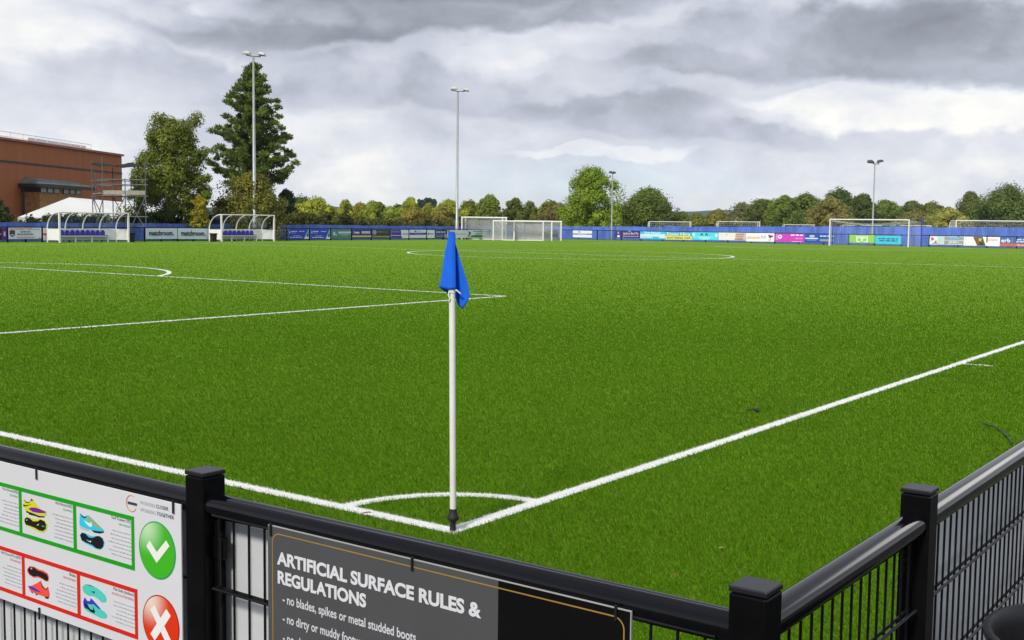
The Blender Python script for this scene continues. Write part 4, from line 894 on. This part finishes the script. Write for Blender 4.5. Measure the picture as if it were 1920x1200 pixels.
def main_goal():
    a, b = np.array([L, WD/2+3.66, 0]), np.array([L, WD/2-3.66, 0]); u = np.array([0, 0, 2.44])
    t_ = thing('football_goal', 'full size white goal standing on the far goal line with blue net poles', 'goal', a, group=None)
    for p in (a, b): g = MB(); g.tube([p, p+u+np.array([0, 0, .05])], .06, 12); g.build('post', M_WHITE, t_, smooth=True)
    g = MB(); g.tube([a+u, b+u], .06, 12); g.build('crossbar', M_WHITE, t_, smooth=True)
    A2 = onX(1560.5, 440, L+2.6); B2 = onX(1727.5, 440, L+2.6); A2[2] = B2[2] = 0; zt = 2.62
    M_BP = mat('blue_net_pole', (0.05, 0.045, 0.42), .5)
    for p in (A2, B2): g = MB(); g.tube([p, p+np.array([0, 0, zt])], .06, 8); g.build('net_pole', M_BP, t_, smooth=True)
    z = np.array([0, 0, zt-.05]); g = MB(); net_panel(g, a+u, b+u, B2+z*.88, A2+z*.88, .16, .0022, .35); net_panel(g, A2+z*.88, B2+z*.88, B2, A2, .16, .0022, .0)
    net_panel(g, a, A2, A2+z*.85, a+u, .16, .0022); net_panel(g, b, B2, B2+z*.85, b+u, .16, .0022); g.build('net', M_NET, t_)
    g = MB(); k = 14
    for i in range(k):
        f0, f1 = i/k, (i+1)/k; q = lambda f: (A2+z*.93)*(1-f)+(B2+z*.93)*f - np.array([0, 0, .55*4*f*(1-f)])
        g.tube([q(f0), q(f1)], .03, 5, cap=False)
    for p, q in ((a+u, A2+z), (b+u, B2+z)): g.tube([p, q], .015, 5)
    g.build('net_rope', M_TNET, t_)
main_goal()
def px_goal(label, x0, x1, ytop, depth, H, back=1.6, wheels=True, sp=.16, w=.005, skew=0.0, group='white portable goals', fr=.06):
    a = atd(x0, 440, depth); b = atd(x1, 440, depth+skew); f = np.array([-_r[1], _r[0]]); f = f if f @ FW[:2] > 0 else -f
    return goal(label, a[:2], b[:2], H, f*back, fr=fr, sp=sp, w=w, wheels=wheels, group=group)
hz = lambda px: 409 + 22.34*px/1920
ht = lambda px, y, d: CAM[2] + (hz(px)-y)/FPX*d
px_goal('tall white portable goal at the railing gap, the nearer of the nested pair', 866, 942, 408, 120, ht(904, 408, 120), 1.9, sp=.11, w=.017, fr=.078)
px_goal('tall white portable goal at the railing gap, the farther of the nested pair', 872.5, 949, 408, 121.2, ht(910, 408, 121.2), 1.9, sp=.11, w=.017, fr=.078)
px_goal('small white portable goal with its left post nearest the tall goals', 925, 1018.5, 415, 116, ht(970, 415, 116), 1.6, sp=.11, w=.017, fr=.078)
px_goal('small white portable goal nested in the middle of the stored goals', 964, 1034.5, 415, 117, ht(999, 415, 117), 1.5, sp=.11, w=.017, fr=.078)
px_goal('small white portable goal at the right end of the stored goals', 981, 1052, 415.3, 118, ht(1016, 415.3, 118), 1.5, sp=.11, w=.017, fr=.078)
px_goal('white goal beyond the fence below the wide dark tree', 1217, 1295, 416, 187, ht(1256, 416, 187), 2.0, w=.010, sp=.3)
px_goal('white goal beyond the fence below the round mustard tree', 1346, 1424, 416, 187, ht(1385, 416, 187), 2.0, w=.010, sp=.3)
px_goal('far white goal beyond the fence mostly hidden behind its left neighbour', 1172, 1230, 422, 235, ht(1200, 422, 235), 2.0, w=.010, sp=.4)
px_goal('white goal beyond the fence left of the far goal', 1470, 1526, 421.6, 220, ht(1500, 421.6, 220), 2.0, w=.010, sp=.4)
px_goal('white goal beyond the fence seen through the left of the far goal net', 1580, 1651, 422.6, 215, ht(1615, 422.6, 215), 2.0, w=.010, sp=.4)
px_goal('white goal beyond the fence seen through the right of the far goal net', 1675, 1745, 423, 215, ht(1710, 423, 215), 2.0, w=.010, sp=.4)
px_goal('big white goal beyond the fence at the right edge of view', 1792, 1935, 413.3, 112, ht(1860, 414.5, 112), 2.0, w=.006, wheels=False)

# ================================================================== NEAR RAILING
XF, YF, HP, ZR, RR = -3.08, -3.11, 1.10, 1.022, .028
def near_post(t_, x, y, s=.032):
    g = MB(); g.box(x-s, x+s, y-s, y+s, -.05, HP-.012); p = g.build('post', M_BLACK, t_, bevel=.004)
    g = MB(); e = s+.0006; g.box(x-e, x+e, y-e, y+e, HP-.0105, HP); g.build('cap', mat('post_cap_plastic', (0.012, 0.012, 0.016), .36, spec=.4), p, bevel=.0025)
def mesh_panel(t_, axis, c, s0, s1, off, step=.05, ph=0.0):
    """twin wire mesh: uprights and double horizontals"""
    g = MB(); P_ = (lambda s, o, z: (c+o, s, z)) if axis == 'Y' else (lambda s, o, z: (s, c+o, z))
    s = s0 + ph
    while s < s1:
        g.tube([P_(s, off, .06), P_(s, off, 1.015)], .0028, 8); s += step
    for z in (.06, .24, .44, .64, .84, 1.008):
        for o in (off-.007, off+.007): g.tube([P_(s0, o, z), P_(s1, o, z)], .0036, 8)
    g.build('mesh_panel', M_WIRE, t_, smooth=True)
def rail(t_, p, q):
    g = MB(); g.tube([p, q], RR, 24); g.build('top_rail', M_RAIL, t_, smooth=True)
def brackets(t_, axis, c, s, sgn):
    g = MB(); P_ = (lambda s, o, z: (c+o, s, z)) if axis == 'Y' else (lambda s, o, z: (s, c+o, z))
    for z in (.34, .62, .90):
        a, b = P_(s+sgn*.033, -.006, z), P_(s+sgn*.064, .012, z+.05)
        g.box(min(a[0], b[0]), max(a[0], b[0]), min(a[1], b[1]), max(a[1], b[1]), z, z+.05)
    a, b = P_(s+sgn*.033, -.003, .2), P_(s+sgn*.052, .003, .2); g.box(min(a[0], b[0]), max(a[0], b[0]), min(a[1], b[1]), max(a[1], b[1]), .06, 1.0)
    g.build('clamp', M_BLACK, t_, bevel=.003)
tL = thing('pitch_railing', 'black mesh railing with tubular top rail carrying the two notice signs in front', 'railing', (XF, YF, 0))
PY = [-3.112, -1.767, -0.42, 0.93, 2.28]
for y in PY: near_post(tL, XF, y)
for y0, y1 in zip(PY[:-1], PY[1:]):
    rail(tL, (XF, y0+.0315, ZR), (XF, y1-.0315, ZR)); mesh_panel(tL, 'Y', XF, y0+.055, y1-.055, -.018, ph=.022); brackets(tL, 'Y', XF, y0, 1); brackets(tL, 'Y', XF, y1, -1)
tR = thing('pitch_railing', 'black mesh railing running away along the touchline at the right', 'railing', (XF+.1, YF, 0))
PXs = [-2.216, 0.30, 2.80, 5.3, 7.8]
for x in PXs: near_post(tR, x, YF)
xa = XF
for x in PXs:
    rail(tR, (xa+.0315, YF, ZR), (x-.0315, YF, ZR)); mesh_panel(tR, 'X', YF, xa+.055, x-.055, -.010, ph=.018); brackets(tR, 'X', YF, xa, 1); brackets(tR, 'X', YF, x, -1); xa = x

def back_board(label, axis, s0, s1, z0, z1, c):
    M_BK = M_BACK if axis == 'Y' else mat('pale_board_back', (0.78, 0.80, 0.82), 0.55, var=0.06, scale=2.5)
    g = MB(); t_ = thing('backing_board', label, 'board', (c, s0, 0) if axis == 'Y' else (s0, c, 0), group='white board backs inside the near railing')
    g.box(*((c, c+.005, s0, s1) if axis == 'Y' else (s0, s1, c, c+.005)), z0, z1); g.build('panel', M_BK, t_)
    g = MB(); k = max(2, int((s1-s0)/.9))
    for i in range(k):
        s = s0+(s1-s0)*(i+.5)/k; P_ = (c-.008, s, z1-.02) if axis == 'Y' else (s, c-.008, z1-.02); g.tube([P_, (P_[0]+.0, P_[1], P_[2]+.05)], .004, 6)
    g.build('fixing_tie', M_TIE, t_)
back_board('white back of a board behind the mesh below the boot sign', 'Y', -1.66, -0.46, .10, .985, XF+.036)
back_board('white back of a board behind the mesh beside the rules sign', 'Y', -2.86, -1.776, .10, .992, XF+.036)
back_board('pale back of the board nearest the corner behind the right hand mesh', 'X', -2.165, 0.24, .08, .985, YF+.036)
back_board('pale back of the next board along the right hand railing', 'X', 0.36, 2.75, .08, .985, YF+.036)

# ------------------------------------------------------------------ notice signs on the near railing
XS = -3.115
def sign_frame(y, z): return frame_right(XS, y, z)
def cable_tie(t_, u, v, drop=.02, rise=.012):
    g = MB(); sg = 1 if drop > 0 else -1
    g.prism([(u-.0022, v-drop), (u+.0026, v-drop), (u+.0024, v+rise), (u-.0024, v+rise)], .0016, .0052); g.build('cable_tie', M_TIE, t_, local=True, bevel=.001)
def ruled(g, u0, u1, v, dv, n, ht, right=True):
    for k in range(n):
        ln = (u1-u0)*(.72+.28*random.random()); a = u1-ln if right else u0; x = a
        while x < u1-.002:
            w = min(.004+.009*random.random(), u1-x); h2 = ht*(.7+.4*random.random()); g.prism([(x, v-k*dv), (x+w, v-k*dv), (x+w, v-k*dv+h2), (x, v-k*dv+h2)], .0012, .0015); x += w+.0025
def boot_sign():
    yl, zb = -0.62, .640; zt = 1.018; yr = -1.7235
    t_ = thing('notice_sign', 'white boot guidance sign with green and red boxes of football boots, tick and cross', 'sign', frame=sign_frame(yl, zb), group=None)
    Wd, Hh = yl-yr, zt-zb; U_ = lambda y: yl-y; V_ = lambda z: z-zb
    loc = lambda px, py: (lambda p: (yl-p[1], p[2]-zb))(onX(px, py, XS-.001))
    g = MB(); g.box(0, Wd, 0, Hh, -.004, 0); g.build('panel', mat('white_sign_sheet', (.60, .61, .645), .35, var=.02, scale=3, spec=.45), t_, local=True, bevel=.0008)
    for nm, c, zT, zB, ye, divs in (('green_box_frame', srgb(16, 150, 16), .962, .831, -1.5495, (-1.307, -1.062, -.817)), ('red_box_frame', srgb(200, 32, 14), .787, .664, -1.558, (-1.318, -1.069, -.823))):
        b = .0105; g = MB(); r_ = lambda u0, u1, v0, v1: g.prism([(u0, v0), (u1, v0), (u1, v1), (u0, v1)], .0006, .0012)
        r_(0.02, U_(ye), V_(zT)-b, V_(zT)); r_(0.02, U_(ye), V_(zB), V_(zB)+b)
        for y in divs: r_(U_(y)-.0065, U_(y)+.0065, V_(zB)+b, V_(zT)-b)
        r_(U_(ye)-.011, U_(ye), V_(zB)+b, V_(zT)-b); r_(.02, .031, V_(zB)+b, V_(zT)-b)
        g.build(nm, ink(c), t_, local=True)
    # boots: flat printed pictures
    zA = lambda pts: [loc(x/6, 860+y/6) for x, y in pts]; zB_ = lambda pts: [loc(130+x/6, 900+y/6) for x, y in pts]
    zC = lambda pts: [loc(x/6.667, 1020+y/6.667) for x, y in pts]; zD = lambda pts: [loc(130+x/7.5, 1040+y/7.5) for x, y in pts]
    YL = srgb(205, 205, 20); BK = srgb(18, 18, 24); VI = srgb(110, 30, 150); CY = srgb(40, 190, 215); OL = srgb(150, 160, 110); WHs = srgb(215, 220, 225); RE = srgb(225, 75, 60); AQ = srgb(75, 195, 180); BL = srgb(55, 50, 175); DP = srgb(35, 30, 80)
    pics = [('yellow_boot_picture', zA, [
        ([(290, 575), (330, 600), (440, 645), (500, 650), (495, 662), (430, 660), (410, 650), (325, 628), (320, 612), (296, 606)], BK),
        ([(265, 455), (300, 500), (330, 495), (355, 447), (380, 475), (450, 560), (515, 590), (522, 625), (500, 648), (440, 640), (330, 600), (285, 580), (262, 530)], YL),
        ([(320, 565), (350, 548), (400, 550), (450, 568), (512, 595), (514, 614), (440, 612), (370, 600)], VI), ([(262, 512), (290, 524), (352, 514), (300, 534), (265, 537)], BK), ([(340, 478), (355, 447), (378, 474), (360, 470)], DP), ([(270, 458), (300, 498), (332, 494), (340, 480), (326, 488), (304, 488)], BK)]),
        ('yellow_sole_picture', zA, [([(270, 668), (300, 650), (345, 665), (400, 682), (450, 674), (505, 695), (530, 740), (525, 795), (492, 830), (440, 825), (385, 798), (335, 772), (285, 750), (268, 710)], YL),
        ([(278, 675), (302, 658), (335, 672), (372, 705), (420, 705), (455, 684), (500, 705), (520, 745), (515, 790), (485, 815), (440, 808), (395, 780), (340, 758), (290, 742), (276, 710)], BK),
        ([(410, 750), (440, 730), (432, 752)], srgb(190, 220, 40)), ([(470, 750), (515, 770), (480, 765)], srgb(90, 200, 90)), ([(295, 690), (310, 680), (306, 700)], WHs)]),
        ('blue_boot_picture', zB_, [([(240, 562), (310, 572), (380, 570), (387, 592), (340, 602), (280, 592)], BK), ([(114, 512), (180, 545), (215, 558), (210, 572), (150, 555), (114, 540)], srgb(175, 185, 195)),
        ([(120, 370), (150, 418), (185, 425), (205, 393), (230, 408), (300, 478), (380, 555), (385, 578), (340, 578), (250, 565), (180, 540), (118, 515), (112, 460)], CY),
        ([(195, 430), (225, 408), (290, 470), (370, 550), (310, 538), (250, 480), (190, 450)], OL), ([(165, 452), (230, 492), (240, 470), (258, 500), (255, 525), (232, 528), (190, 488)], WHs), ([(124, 375), (150, 420), (187, 427), (200, 400), (182, 412), (155, 405)], DP)]),
        ('blue_sole_picture', zB_, [([(116, 620), (140, 588), (180, 598), (240, 630), (280, 632), (322, 626), (374, 652), (393, 700), (384, 752), (350, 783), (300, 774), (245, 745), (185, 715), (135, 682)], CY),
        ([(120, 620), (142, 592), (180, 604), (218, 645), (262, 652), (300, 632), (340, 632), (372, 658), (388, 700), (380, 750), (350, 778), (300, 768), (258, 732), (190, 706), (140, 678)], BK), ([(190, 668), (225, 690), (245, 680), (243, 703), (215, 690)], WHs)]),
        ('red_boot_picture', zC, [([(385, 590), (410, 612), (400, 618)], BK), ([(440, 618), (470, 630), (455, 645)], BK), ([(555, 655), (612, 662), (600, 685), (570, 680)], BK),
        ([(350, 525), (400, 520), (460, 490), (510, 458), (530, 520), (572, 560), (598, 535), (618, 620), (612, 662), (560, 657), (450, 622), (380, 588)], RE), ([(355, 522), (420, 538), (522, 607), (450, 592), (380, 558)], BL), ([(510, 480), (536, 525), (572, 566), (600, 535), (596, 556), (572, 574), (530, 535)], BK)]),
        ('red_sole_picture', zC, [([(338, 312), (368, 276), (422, 282), (480, 315), (545, 335), (594, 368), (609, 420), (602, 465), (568, 468), (525, 438), (470, 416), (420, 420), (366, 390), (340, 348)], RE),
        ([(348, 318), (372, 286), (418, 290), (470, 330), (535, 352), (584, 380), (603, 422), (596, 460), (572, 460), (530, 430), (474, 400), (420, 408), (374, 380), (350, 345)], BK), ([(375, 300), (405, 296), (400, 325)], srgb(150, 165, 175))]),
        ('aqua_sole_picture', zD, [([(183, 450), (220, 416), (290, 424), (370, 460), (440, 508), (500, 568), (522, 630), (504, 672), (450, 668), (400, 622), (340, 582), (270, 577), (210, 542), (184, 492)], AQ), ([(290, 525), (335, 516), (357, 518), (350, 552), (330, 530)], DP), ([(222, 417), (288, 424), (350, 455), (285, 434)], DP)]),
        ('aqua_shoe_picture', zD, [([(215, 598), (250, 652), (290, 652), (300, 612), (340, 650), (440, 765), (500, 810), (532, 860), (510, 898), (440, 892), (340, 842), (240, 792), (200, 730), (194, 660)], AQ),
        ([(215, 598), (250, 652), (290, 652), (300, 612), (340, 650), (440, 765), (410, 762), (345, 700), (300, 700), (255, 690), (290, 775), (215, 755), (198, 700), (194, 660)], BL), ([(205, 660), (270, 738), (300, 768), (338, 780), (326, 715), (362, 800), (350, 826), (300, 802), (225, 730)], BK)])]
    for nm, tf, parts in pics:
        g = MB(); cols = []
        for i, (pts, c) in enumerate(parts):
            if c not in cols: cols.append(c)
            g.cur = cols.index(c); g.prism(tf(pts), .0004+.0002*i, .0008+.0002*i)
        g.build(nm, [ink(c) for c in cols], t_, local=True)
    # tick and cross discs
    for nm, yc, zc, c1, c2, rim in (('tick_disc', -1.636, .896, srgb(58, 172, 28), srgb(180, 215, 170), srgb(0, 150, 90)), ('cross_disc', -1.646, .722, srgb(208, 48, 8), srgb(222, 205, 190), srgb(160, 25, 20))):
        u, v = U_(yc), V_(zc); r_ = .0685; cp = lambda rr, n=48: [(u+rr*math.cos(k*2*math.pi/n), v+rr*math.sin(k*2*math.pi/n)) for k in range(n)]
        m = bpy.data.materials.new('printed_'+nm); m.use_nodes = True; nt = m.node_tree; q = NT(nt); p = nt.nodes['Principled BSDF']; tcn = nt.nodes.new('ShaderNodeTexCoord')
        vm = nt.nodes.new('ShaderNodeVectorMath'); vm.operation = 'DISTANCE'; nt.links.new(tcn.outputs['Object'], vm.inputs[0]); vm.inputs[1].default_value = (u-.038, v+.05, 0)
        nt.links.new(q.mix(q.smooth(q.v(vm.outputs['Value']), .075, .0), c1, c2), p.inputs['Base Color']); p.inputs['Roughness'].default_value = .4
        g = MB(); g.prism(cp(r_), .0004, .0010); g.cur = 1; g.prism(cp(r_-.003), .0006, .0014); dk = g.build(nm, [ink(rim), m], t_, local=True)
        g = MB()
        if nm == 'tick_disc': g.prism(zB_([(905, 682), (985, 812), (1090, 680), (1128, 745), (985, 932), (870, 742)]), .0012, .0018)
        else:
            for sg in (1, -1):
                an = sg*R(50); c_, s_ = math.cos(an), math.sin(an); hl, hw = .047, .0105
                pts = [(-hl, -hw), (hl, -hw), (hl, hw), (-hl, hw)]
                g.prism([(u+x*c_-y*s_, v-.002+x*s_+y*c_) for x, y in pts], .0012+.0002*sg, .0018+.0002*sg)
        g.build('mark', ink(srgb(225, 225, 222)), dk, local=True)
    # lettering
    DG = srgb(85, 85, 95); GN = srgb(60, 170, 110); RD = srgb(205, 80, 80)
    g = MB(); cols = [DG, GN, RD, srgb(182, 182, 188), srgb(60, 60, 65)]
    heads = [(-1.052, .943, 'Firm Ground (FG)', 'RECOMMENDED', 1), (-1.297, .943, 'Hard Ground (HG)', 'RECOMMENDED', 1), (-1.536, .9435, 'Turf Trainer (TF)', 'ONLY WHEN DRY', 1),
             (-1.058, .7675, 'Soft Ground Pro (SGP)', 'TURF UNSUITABLE', 2), (-1.307, .7675, 'Blades', 'CAN CAUSE INJURY', 2), (-1.545, .7675, 'Flat Sole (Indoor)', 'NO GRIP & FLATTEN SURFACE', 2)]
    for (y, z, h1, h2, ci) in heads:
        g.cur = 0; put_text(g, h1, U_(y), V_(z), .0014, h=.0072, align='RIGHT', w=len(h1)*.0045)
        g.cur = ci; put_text(g, h2, U_(y), V_(z)-.0115, .0014, h=.0055, align='RIGHT', w=len(h2)*.0035)
        g.cur = 3; n = 7 if ci == 1 else 6; ruled(g, U_(y)-.094, U_(y), V_(z)-.029, .0098, n, .0030)
    g.cur = 3; put_text(g, 'WORKING', U_(-1.5725), V_(.997), .0014, h=.0085, w=.058); put_text(g, 'WORKING', U_(-1.5745), V_(.980), .0014, h=.0085, w=.058)
    g.cur = 4; put_text(g, 'CLOSER', U_(-1.635), V_(.997), .0014, h=.0085, w=.045); put_text(g, 'TOGETHER', U_(-1.637), V_(.980), .0014, h=.0085, w=.063)
    g.cur = 4; g.prism([(U_(-1.527), V_(.990)), (U_(-1.562), V_(.990)), (U_(-1.562), V_(.996)), (U_(-1.527), V_(.996))], .0012, .0016)
    g.build('lettering', [ink(c) for c in cols], t_, local=True)
    g = MB(); cu, cv = U_(-1.540), V_(.9925)
    for k in range(26):
        a0 = R(60)+k*R(10.5); a1 = a0+R(10.5); w0 = .0012+.0016*math.sin(math.pi*k/26)
        g.prism([(cu+(.0205-w0)*math.cos(a0), cv+(.0205-w0)*math.sin(a0)), (cu+.0205*math.cos(a0), cv+.0205*math.sin(a0)), (cu+.0205*math.cos(a1), cv+.0205*math.sin(a1)), (cu+(.0205-w0)*math.cos(a1), cv+(.0205-w0)*math.sin(a1))], .0006, .0012)
    g.build('ring_emblem', ink(srgb(205, 150, 100)), t_, local=True)
    for y in (-1.144, -1.700, -.72): cable_tie(t_, U_(y), Hh-.004)
    cable_tie(t_, U_(-1.143), .004, -.012, -.02)
boot_sign()
def rules_sign():
    yl, zt, yr, zb = -2.0155, 1.0205, -2.9065, .60
    t_ = thing('notice_sign', 'grey and black rules sign with bold white heading and thin gold border', 'sign', frame=sign_frame(yl, zb), group=None)
    Wd, Hh = yl-yr, zt-zb; U_ = lambda y: yl-y; V_ = lambda z: z-zb
    g = MB(); g.box(0, Wd, 0, Hh, -.004, 0); g.build('panel', mat('foam_board_white', (.36, .36, .35), .6, var=.04), t_, local=True)
    gy, bk = mat('grey_sign_print', (.068, .070, .075), .38, var=.03, spec=.4), mat('black_sign_print', (.004, .004, .0045), .35, var=.05, spec=.16); xs = U_(-2.629)
    g = MB(); g.prism([(.0, .002), (xs, .002), (xs, Hh-.0014), (.0, Hh-.0014)], .0002, .0008); g.build('grey_print', gy, t_, local=True)
    g = MB(); g.prism([(xs, .002), (Wd-.0016, .002), (Wd-.0016, Hh-.0014), (xs, Hh-.0014)], .0002, .0008); g.build('black_print', bk, t_, local=True)
    g = MB(); i0, r_, w = .0135, .022, .0025; u0, u1, v1 = i0, Wd-i0+.002, Hh-i0; v0 = .0135; pts = []
    for (cx, cy, a) in ((u1-r_, v1-r_, 0), (u0+r_, v1-r_, 90), (u0+r_, v0+r_, 180), (u1-r_, v0+r_, 270)):
        for k in range(9): an = R(a+k*11.25); pts.append((cx, cy, an))
    n = len(pts); vs = []
    for (cx, cy, an) in pts: vs += [(cx+r_*math.cos(an), cy+r_*math.sin(an), .0013), (cx+(r_-w)*math.cos(an), cy+(r_-w)*math.sin(an), .0013)]
    g.add(vs, [(2*k, 2*((k+1) % n), 2*((k+1) % n)+1, 2*k+1) for k in range(n)]); g.build('gold_border', mat('gold_print', (.32, .19, .035), .4, var=.05), t_, local=True)
    g = MB(); put_text(g, 'ARTIFICIAL SURFACE RULES &', U_(-2.044), V_(.9415), .0014, h=.0255, w=.547, bold=.040, res=6)
    put_text(g, 'REGULATIONS', U_(-2.046), V_(.9005), .0014, h=.0255, w=.256, bold=.040, res=6); g.build('heading', ink((.62, .62, .66)), t_, local=True)
    g = MB()
    for k, (s, w) in enumerate((('- no blades, spikes or metal studded boots', .372), ('- no dirty or muddy footwear', .252), ('- no chewing gum', .150), ('- no food or drink', .158))):
        put_text(g, s, U_(-2.061), V_(.8595)-k*.0418, .0014, h=.0185, w=w, bold=.018, res=5)
    g.build('lettering', ink((.56, .56, .60)), t_, local=True)
    for y in (-2.027, -2.424, -2.878): cable_tie(t_, U_(y), Hh-.006, .016)
rules_sign()

# ------------------------------------------------------------------ black bin by the right hand railing
def near_bin():
    c = (-2.08, -3.48, 0); t_ = thing('litter_bin', 'large round black open bin against the right hand railing', 'bin', c, group=None)
    g = MB(); h = .80
    g.lathe(c, [(.19, 0), (.20, .01), (.235, h-.02), (.25, h-.02), (.252, h-.004), (.247, h), (.238, h), (.232, h-.01), (.225, h-.04), (.195, .03), (.0, .03)], 48, cap=False); g.build('body', mat('black_bin_plastic', (.009, .009, .011), .42, var=.2), t_, smooth=True)
near_bin()

# ================================================================== CORNER FLAG
def corner_flag():
    t_ = thing('corner_flag', 'white corner flag pole with drooping blue flag at the corner arc', 'corner flag', (0, 0, 0))
    g = MB(); g.lathe((0, 0, 0), [(.019, -.02), (.017, .02), (.015, .045), (.017, .052), (.030, .064), (.0335, .072), (.0335, .080), (.026, .094), (.021, .106), (.0205, .125)], 28); g.build('rubber_base', M_RUBBER, t_, smooth=True)
    top = np.array([-.012, .012, 1.60]); g = MB(); g.tube([(0, 0, .12), tuple(top*np.array([.5, .5, .535])), tuple(top)], .0172, 20); g.build('pole', M_POLE, t_, smooth=True)
    er = np.array([_r[0], _r[1], 0]); et = -np.array([FW[0], FW[1], 0])/np.linalg.norm(FW[:2]); ax = lambda z: top*(z/1.6)*np.array([1, 1, 0])
    # cloth: sections (right, towards viewer, top z, bottom z)
    sec = [(.004, -.060, 1.55, 1.27), (-.030, -.058, 1.57, 1.288), (-.069, -.012, 1.612, 1.322), (-.046, .000, 1.614, 1.319), (-.022, .021, 1.617, 1.315), (-.008, .024, 1.620, 1.314), (.010, .024, 1.620, 1.315), (.019, .018, 1.618, 1.317),
           (.021, -.012, 1.60, 1.265), (.030, -.050, 1.58, 1.226), (.050, -.034, 1.57, 1.206), (.078, -.022, 1.56, 1.245), (.096, -.010, 1.55, 1.282), (.085, -.040, 1.55, 1.30)]
    n = 22; vs = []; fs = []; m = len(sec)
    for i in range(n+1):
        f = i/n
        for j, (x, y, zt, zb) in enumerate(sec):
            z = zt+(zb-zt)*f; sleeve = 4 <= j <= 7
            k = (1.0 if sleeve else (0.20+.80*f**.9)); kx = x*k if not sleeve else x*(.84+.16*f)
            if not sleeve: kx = math.copysign(max(abs(x)*k, min(abs(x), .018)), x)
            wv = 0 if sleeve else .004*math.sin(f*7+j*1.3)*f
            vs.append(ax(z) + er*(kx+wv) + et*(y*(k if not sleeve else 1)+wv) + np.array([0, 0, z]))
    for i in range(n):
        for j in range(m-1): fs.append((i*m+j, i*m+j+1, (i+1)*m+j+1, (i+1)*m+j))
    fs.append(tuple([4, 5, 6, 7])[::-1])
    g = MB(); g.add(vs, fs); o = g.build('flag', M_FLAG, t_, smooth=True)
    sl = o.modifiers.new('thick', 'SOLIDIFY'); sl.thickness = .0012
    for pts in (((.018, .012, 1.312), (.028, .016, 1.308), (.045, .010, 1.292)), ((-.012, .019, 1.306), (-.018, .022, 1.285), (-.010, .020, 1.262), (-.016, .018, 1.252))):
        g = MB(); g.tube([ax(z)+er*x+et*y+np.array([0, 0, z]) for x, y, z in pts], .0042, 8); g.build('tie_cord', M_POLE, t_, smooth=True)
    g = MB(); g.tube([ax(1.318)+np.array([0, 0, 1.318]), ax(1.296)+np.array([0, 0, 1.296])], .0205, 16); g.build('collar', M_POLE, t_, smooth=True)
corner_flag()

# ================================================================== SMALL THINGS ON THE TURF
def litter():
    p = onZ(1416, 769, .03); t_ = thing('rubber_scrap', 'small black scrap lying on the turf inside the right hand line', 'scrap', (p[0], p[1], 0)); er = np.array([_r[0], _r[1], 0])
    g = MB(); g.tube([p-er*.075, p-er*.02+np.array([0, 0, .008]), p+er*.025, p+er*.036], [.005, .008, .021, .010], 8); g.build('body', M_RUBBER, t_, smooth=True)
    pts = [(1843, 793), (1852, 797), (1866, 800), (1880, 809), (1890, 819), (1899, 832)]
    t_ = thing('cable', 'thin dark cable curling over the turf by the right hand railing', 'cable', onZ(1870, 803, 0)); g = MB(); g.tube([onZ(x, y, .03) for x, y in pts], .006, 6); g.build('cord', mat('blue_black_cable', (.012, .016, .03), .5), t_, smooth=True)
    for (x, y, lab, c) in ((688, 962, 'rusty brown dead leaf lying on the white corner line', (.20, .05, .02)), (1265, 1077, 'tiny rust red leaf on the turf just beyond the black top rail', (.22, .04, .015)), (880, 845, 'tiny tan leaf on the turf right of the corner flag pole', (.25, .15, .06)), (1352, 1027, 'tiny pale leaf on the turf between the corner and the right hand railing', (.40, .25, .15))):
        q = onZ(x, y, .028); t_ = thing('fallen_leaf', lab, 'leaf', (q[0], q[1], 0)); g = MB(); s = .028 if x == 688 else .012
        pr = [(-1.2, 0, 0), (-.5, .45, .1), (.4, .5, .25), (1.2, .05, .1), (.5, -.4, .2), (-.4, -.5, .05)]
        g.add([(q[0]+a*s*er[0]-b*s*er[1], q[1]+a*s*er[1]+b*s*er[0], q[2]+k*s) for a, b, k in pr] + [(q[0], q[1], q[2]+s*.05)], [(i, (i+1) % 6, 6) for i in range(6)]); g.build('blade', mat('dead_leaf_%d' % x, c, .8, var=.3, scale=40), t_)
litter()

# ================================================================== AIR
def haze():
    g = MB(); g.box(-3050, 6050, -3050, 6050, -1.3, 80); m = bpy.data.materials.new('pale_air'); m.use_nodes = True; nt = m.node_tree; nt.nodes.clear()
    o = nt.nodes.new('ShaderNodeOutputMaterial'); v = nt.nodes.new('ShaderNodeVolumePrincipled'); v.inputs['Color'].default_value = (.72, .85, 1.0, 1); v.inputs['Density'].default_value = .00008
    nt.links.new(v.outputs[0], o.inputs['Volume']); tag(g.build('haze', m), kind='stuff')
haze()
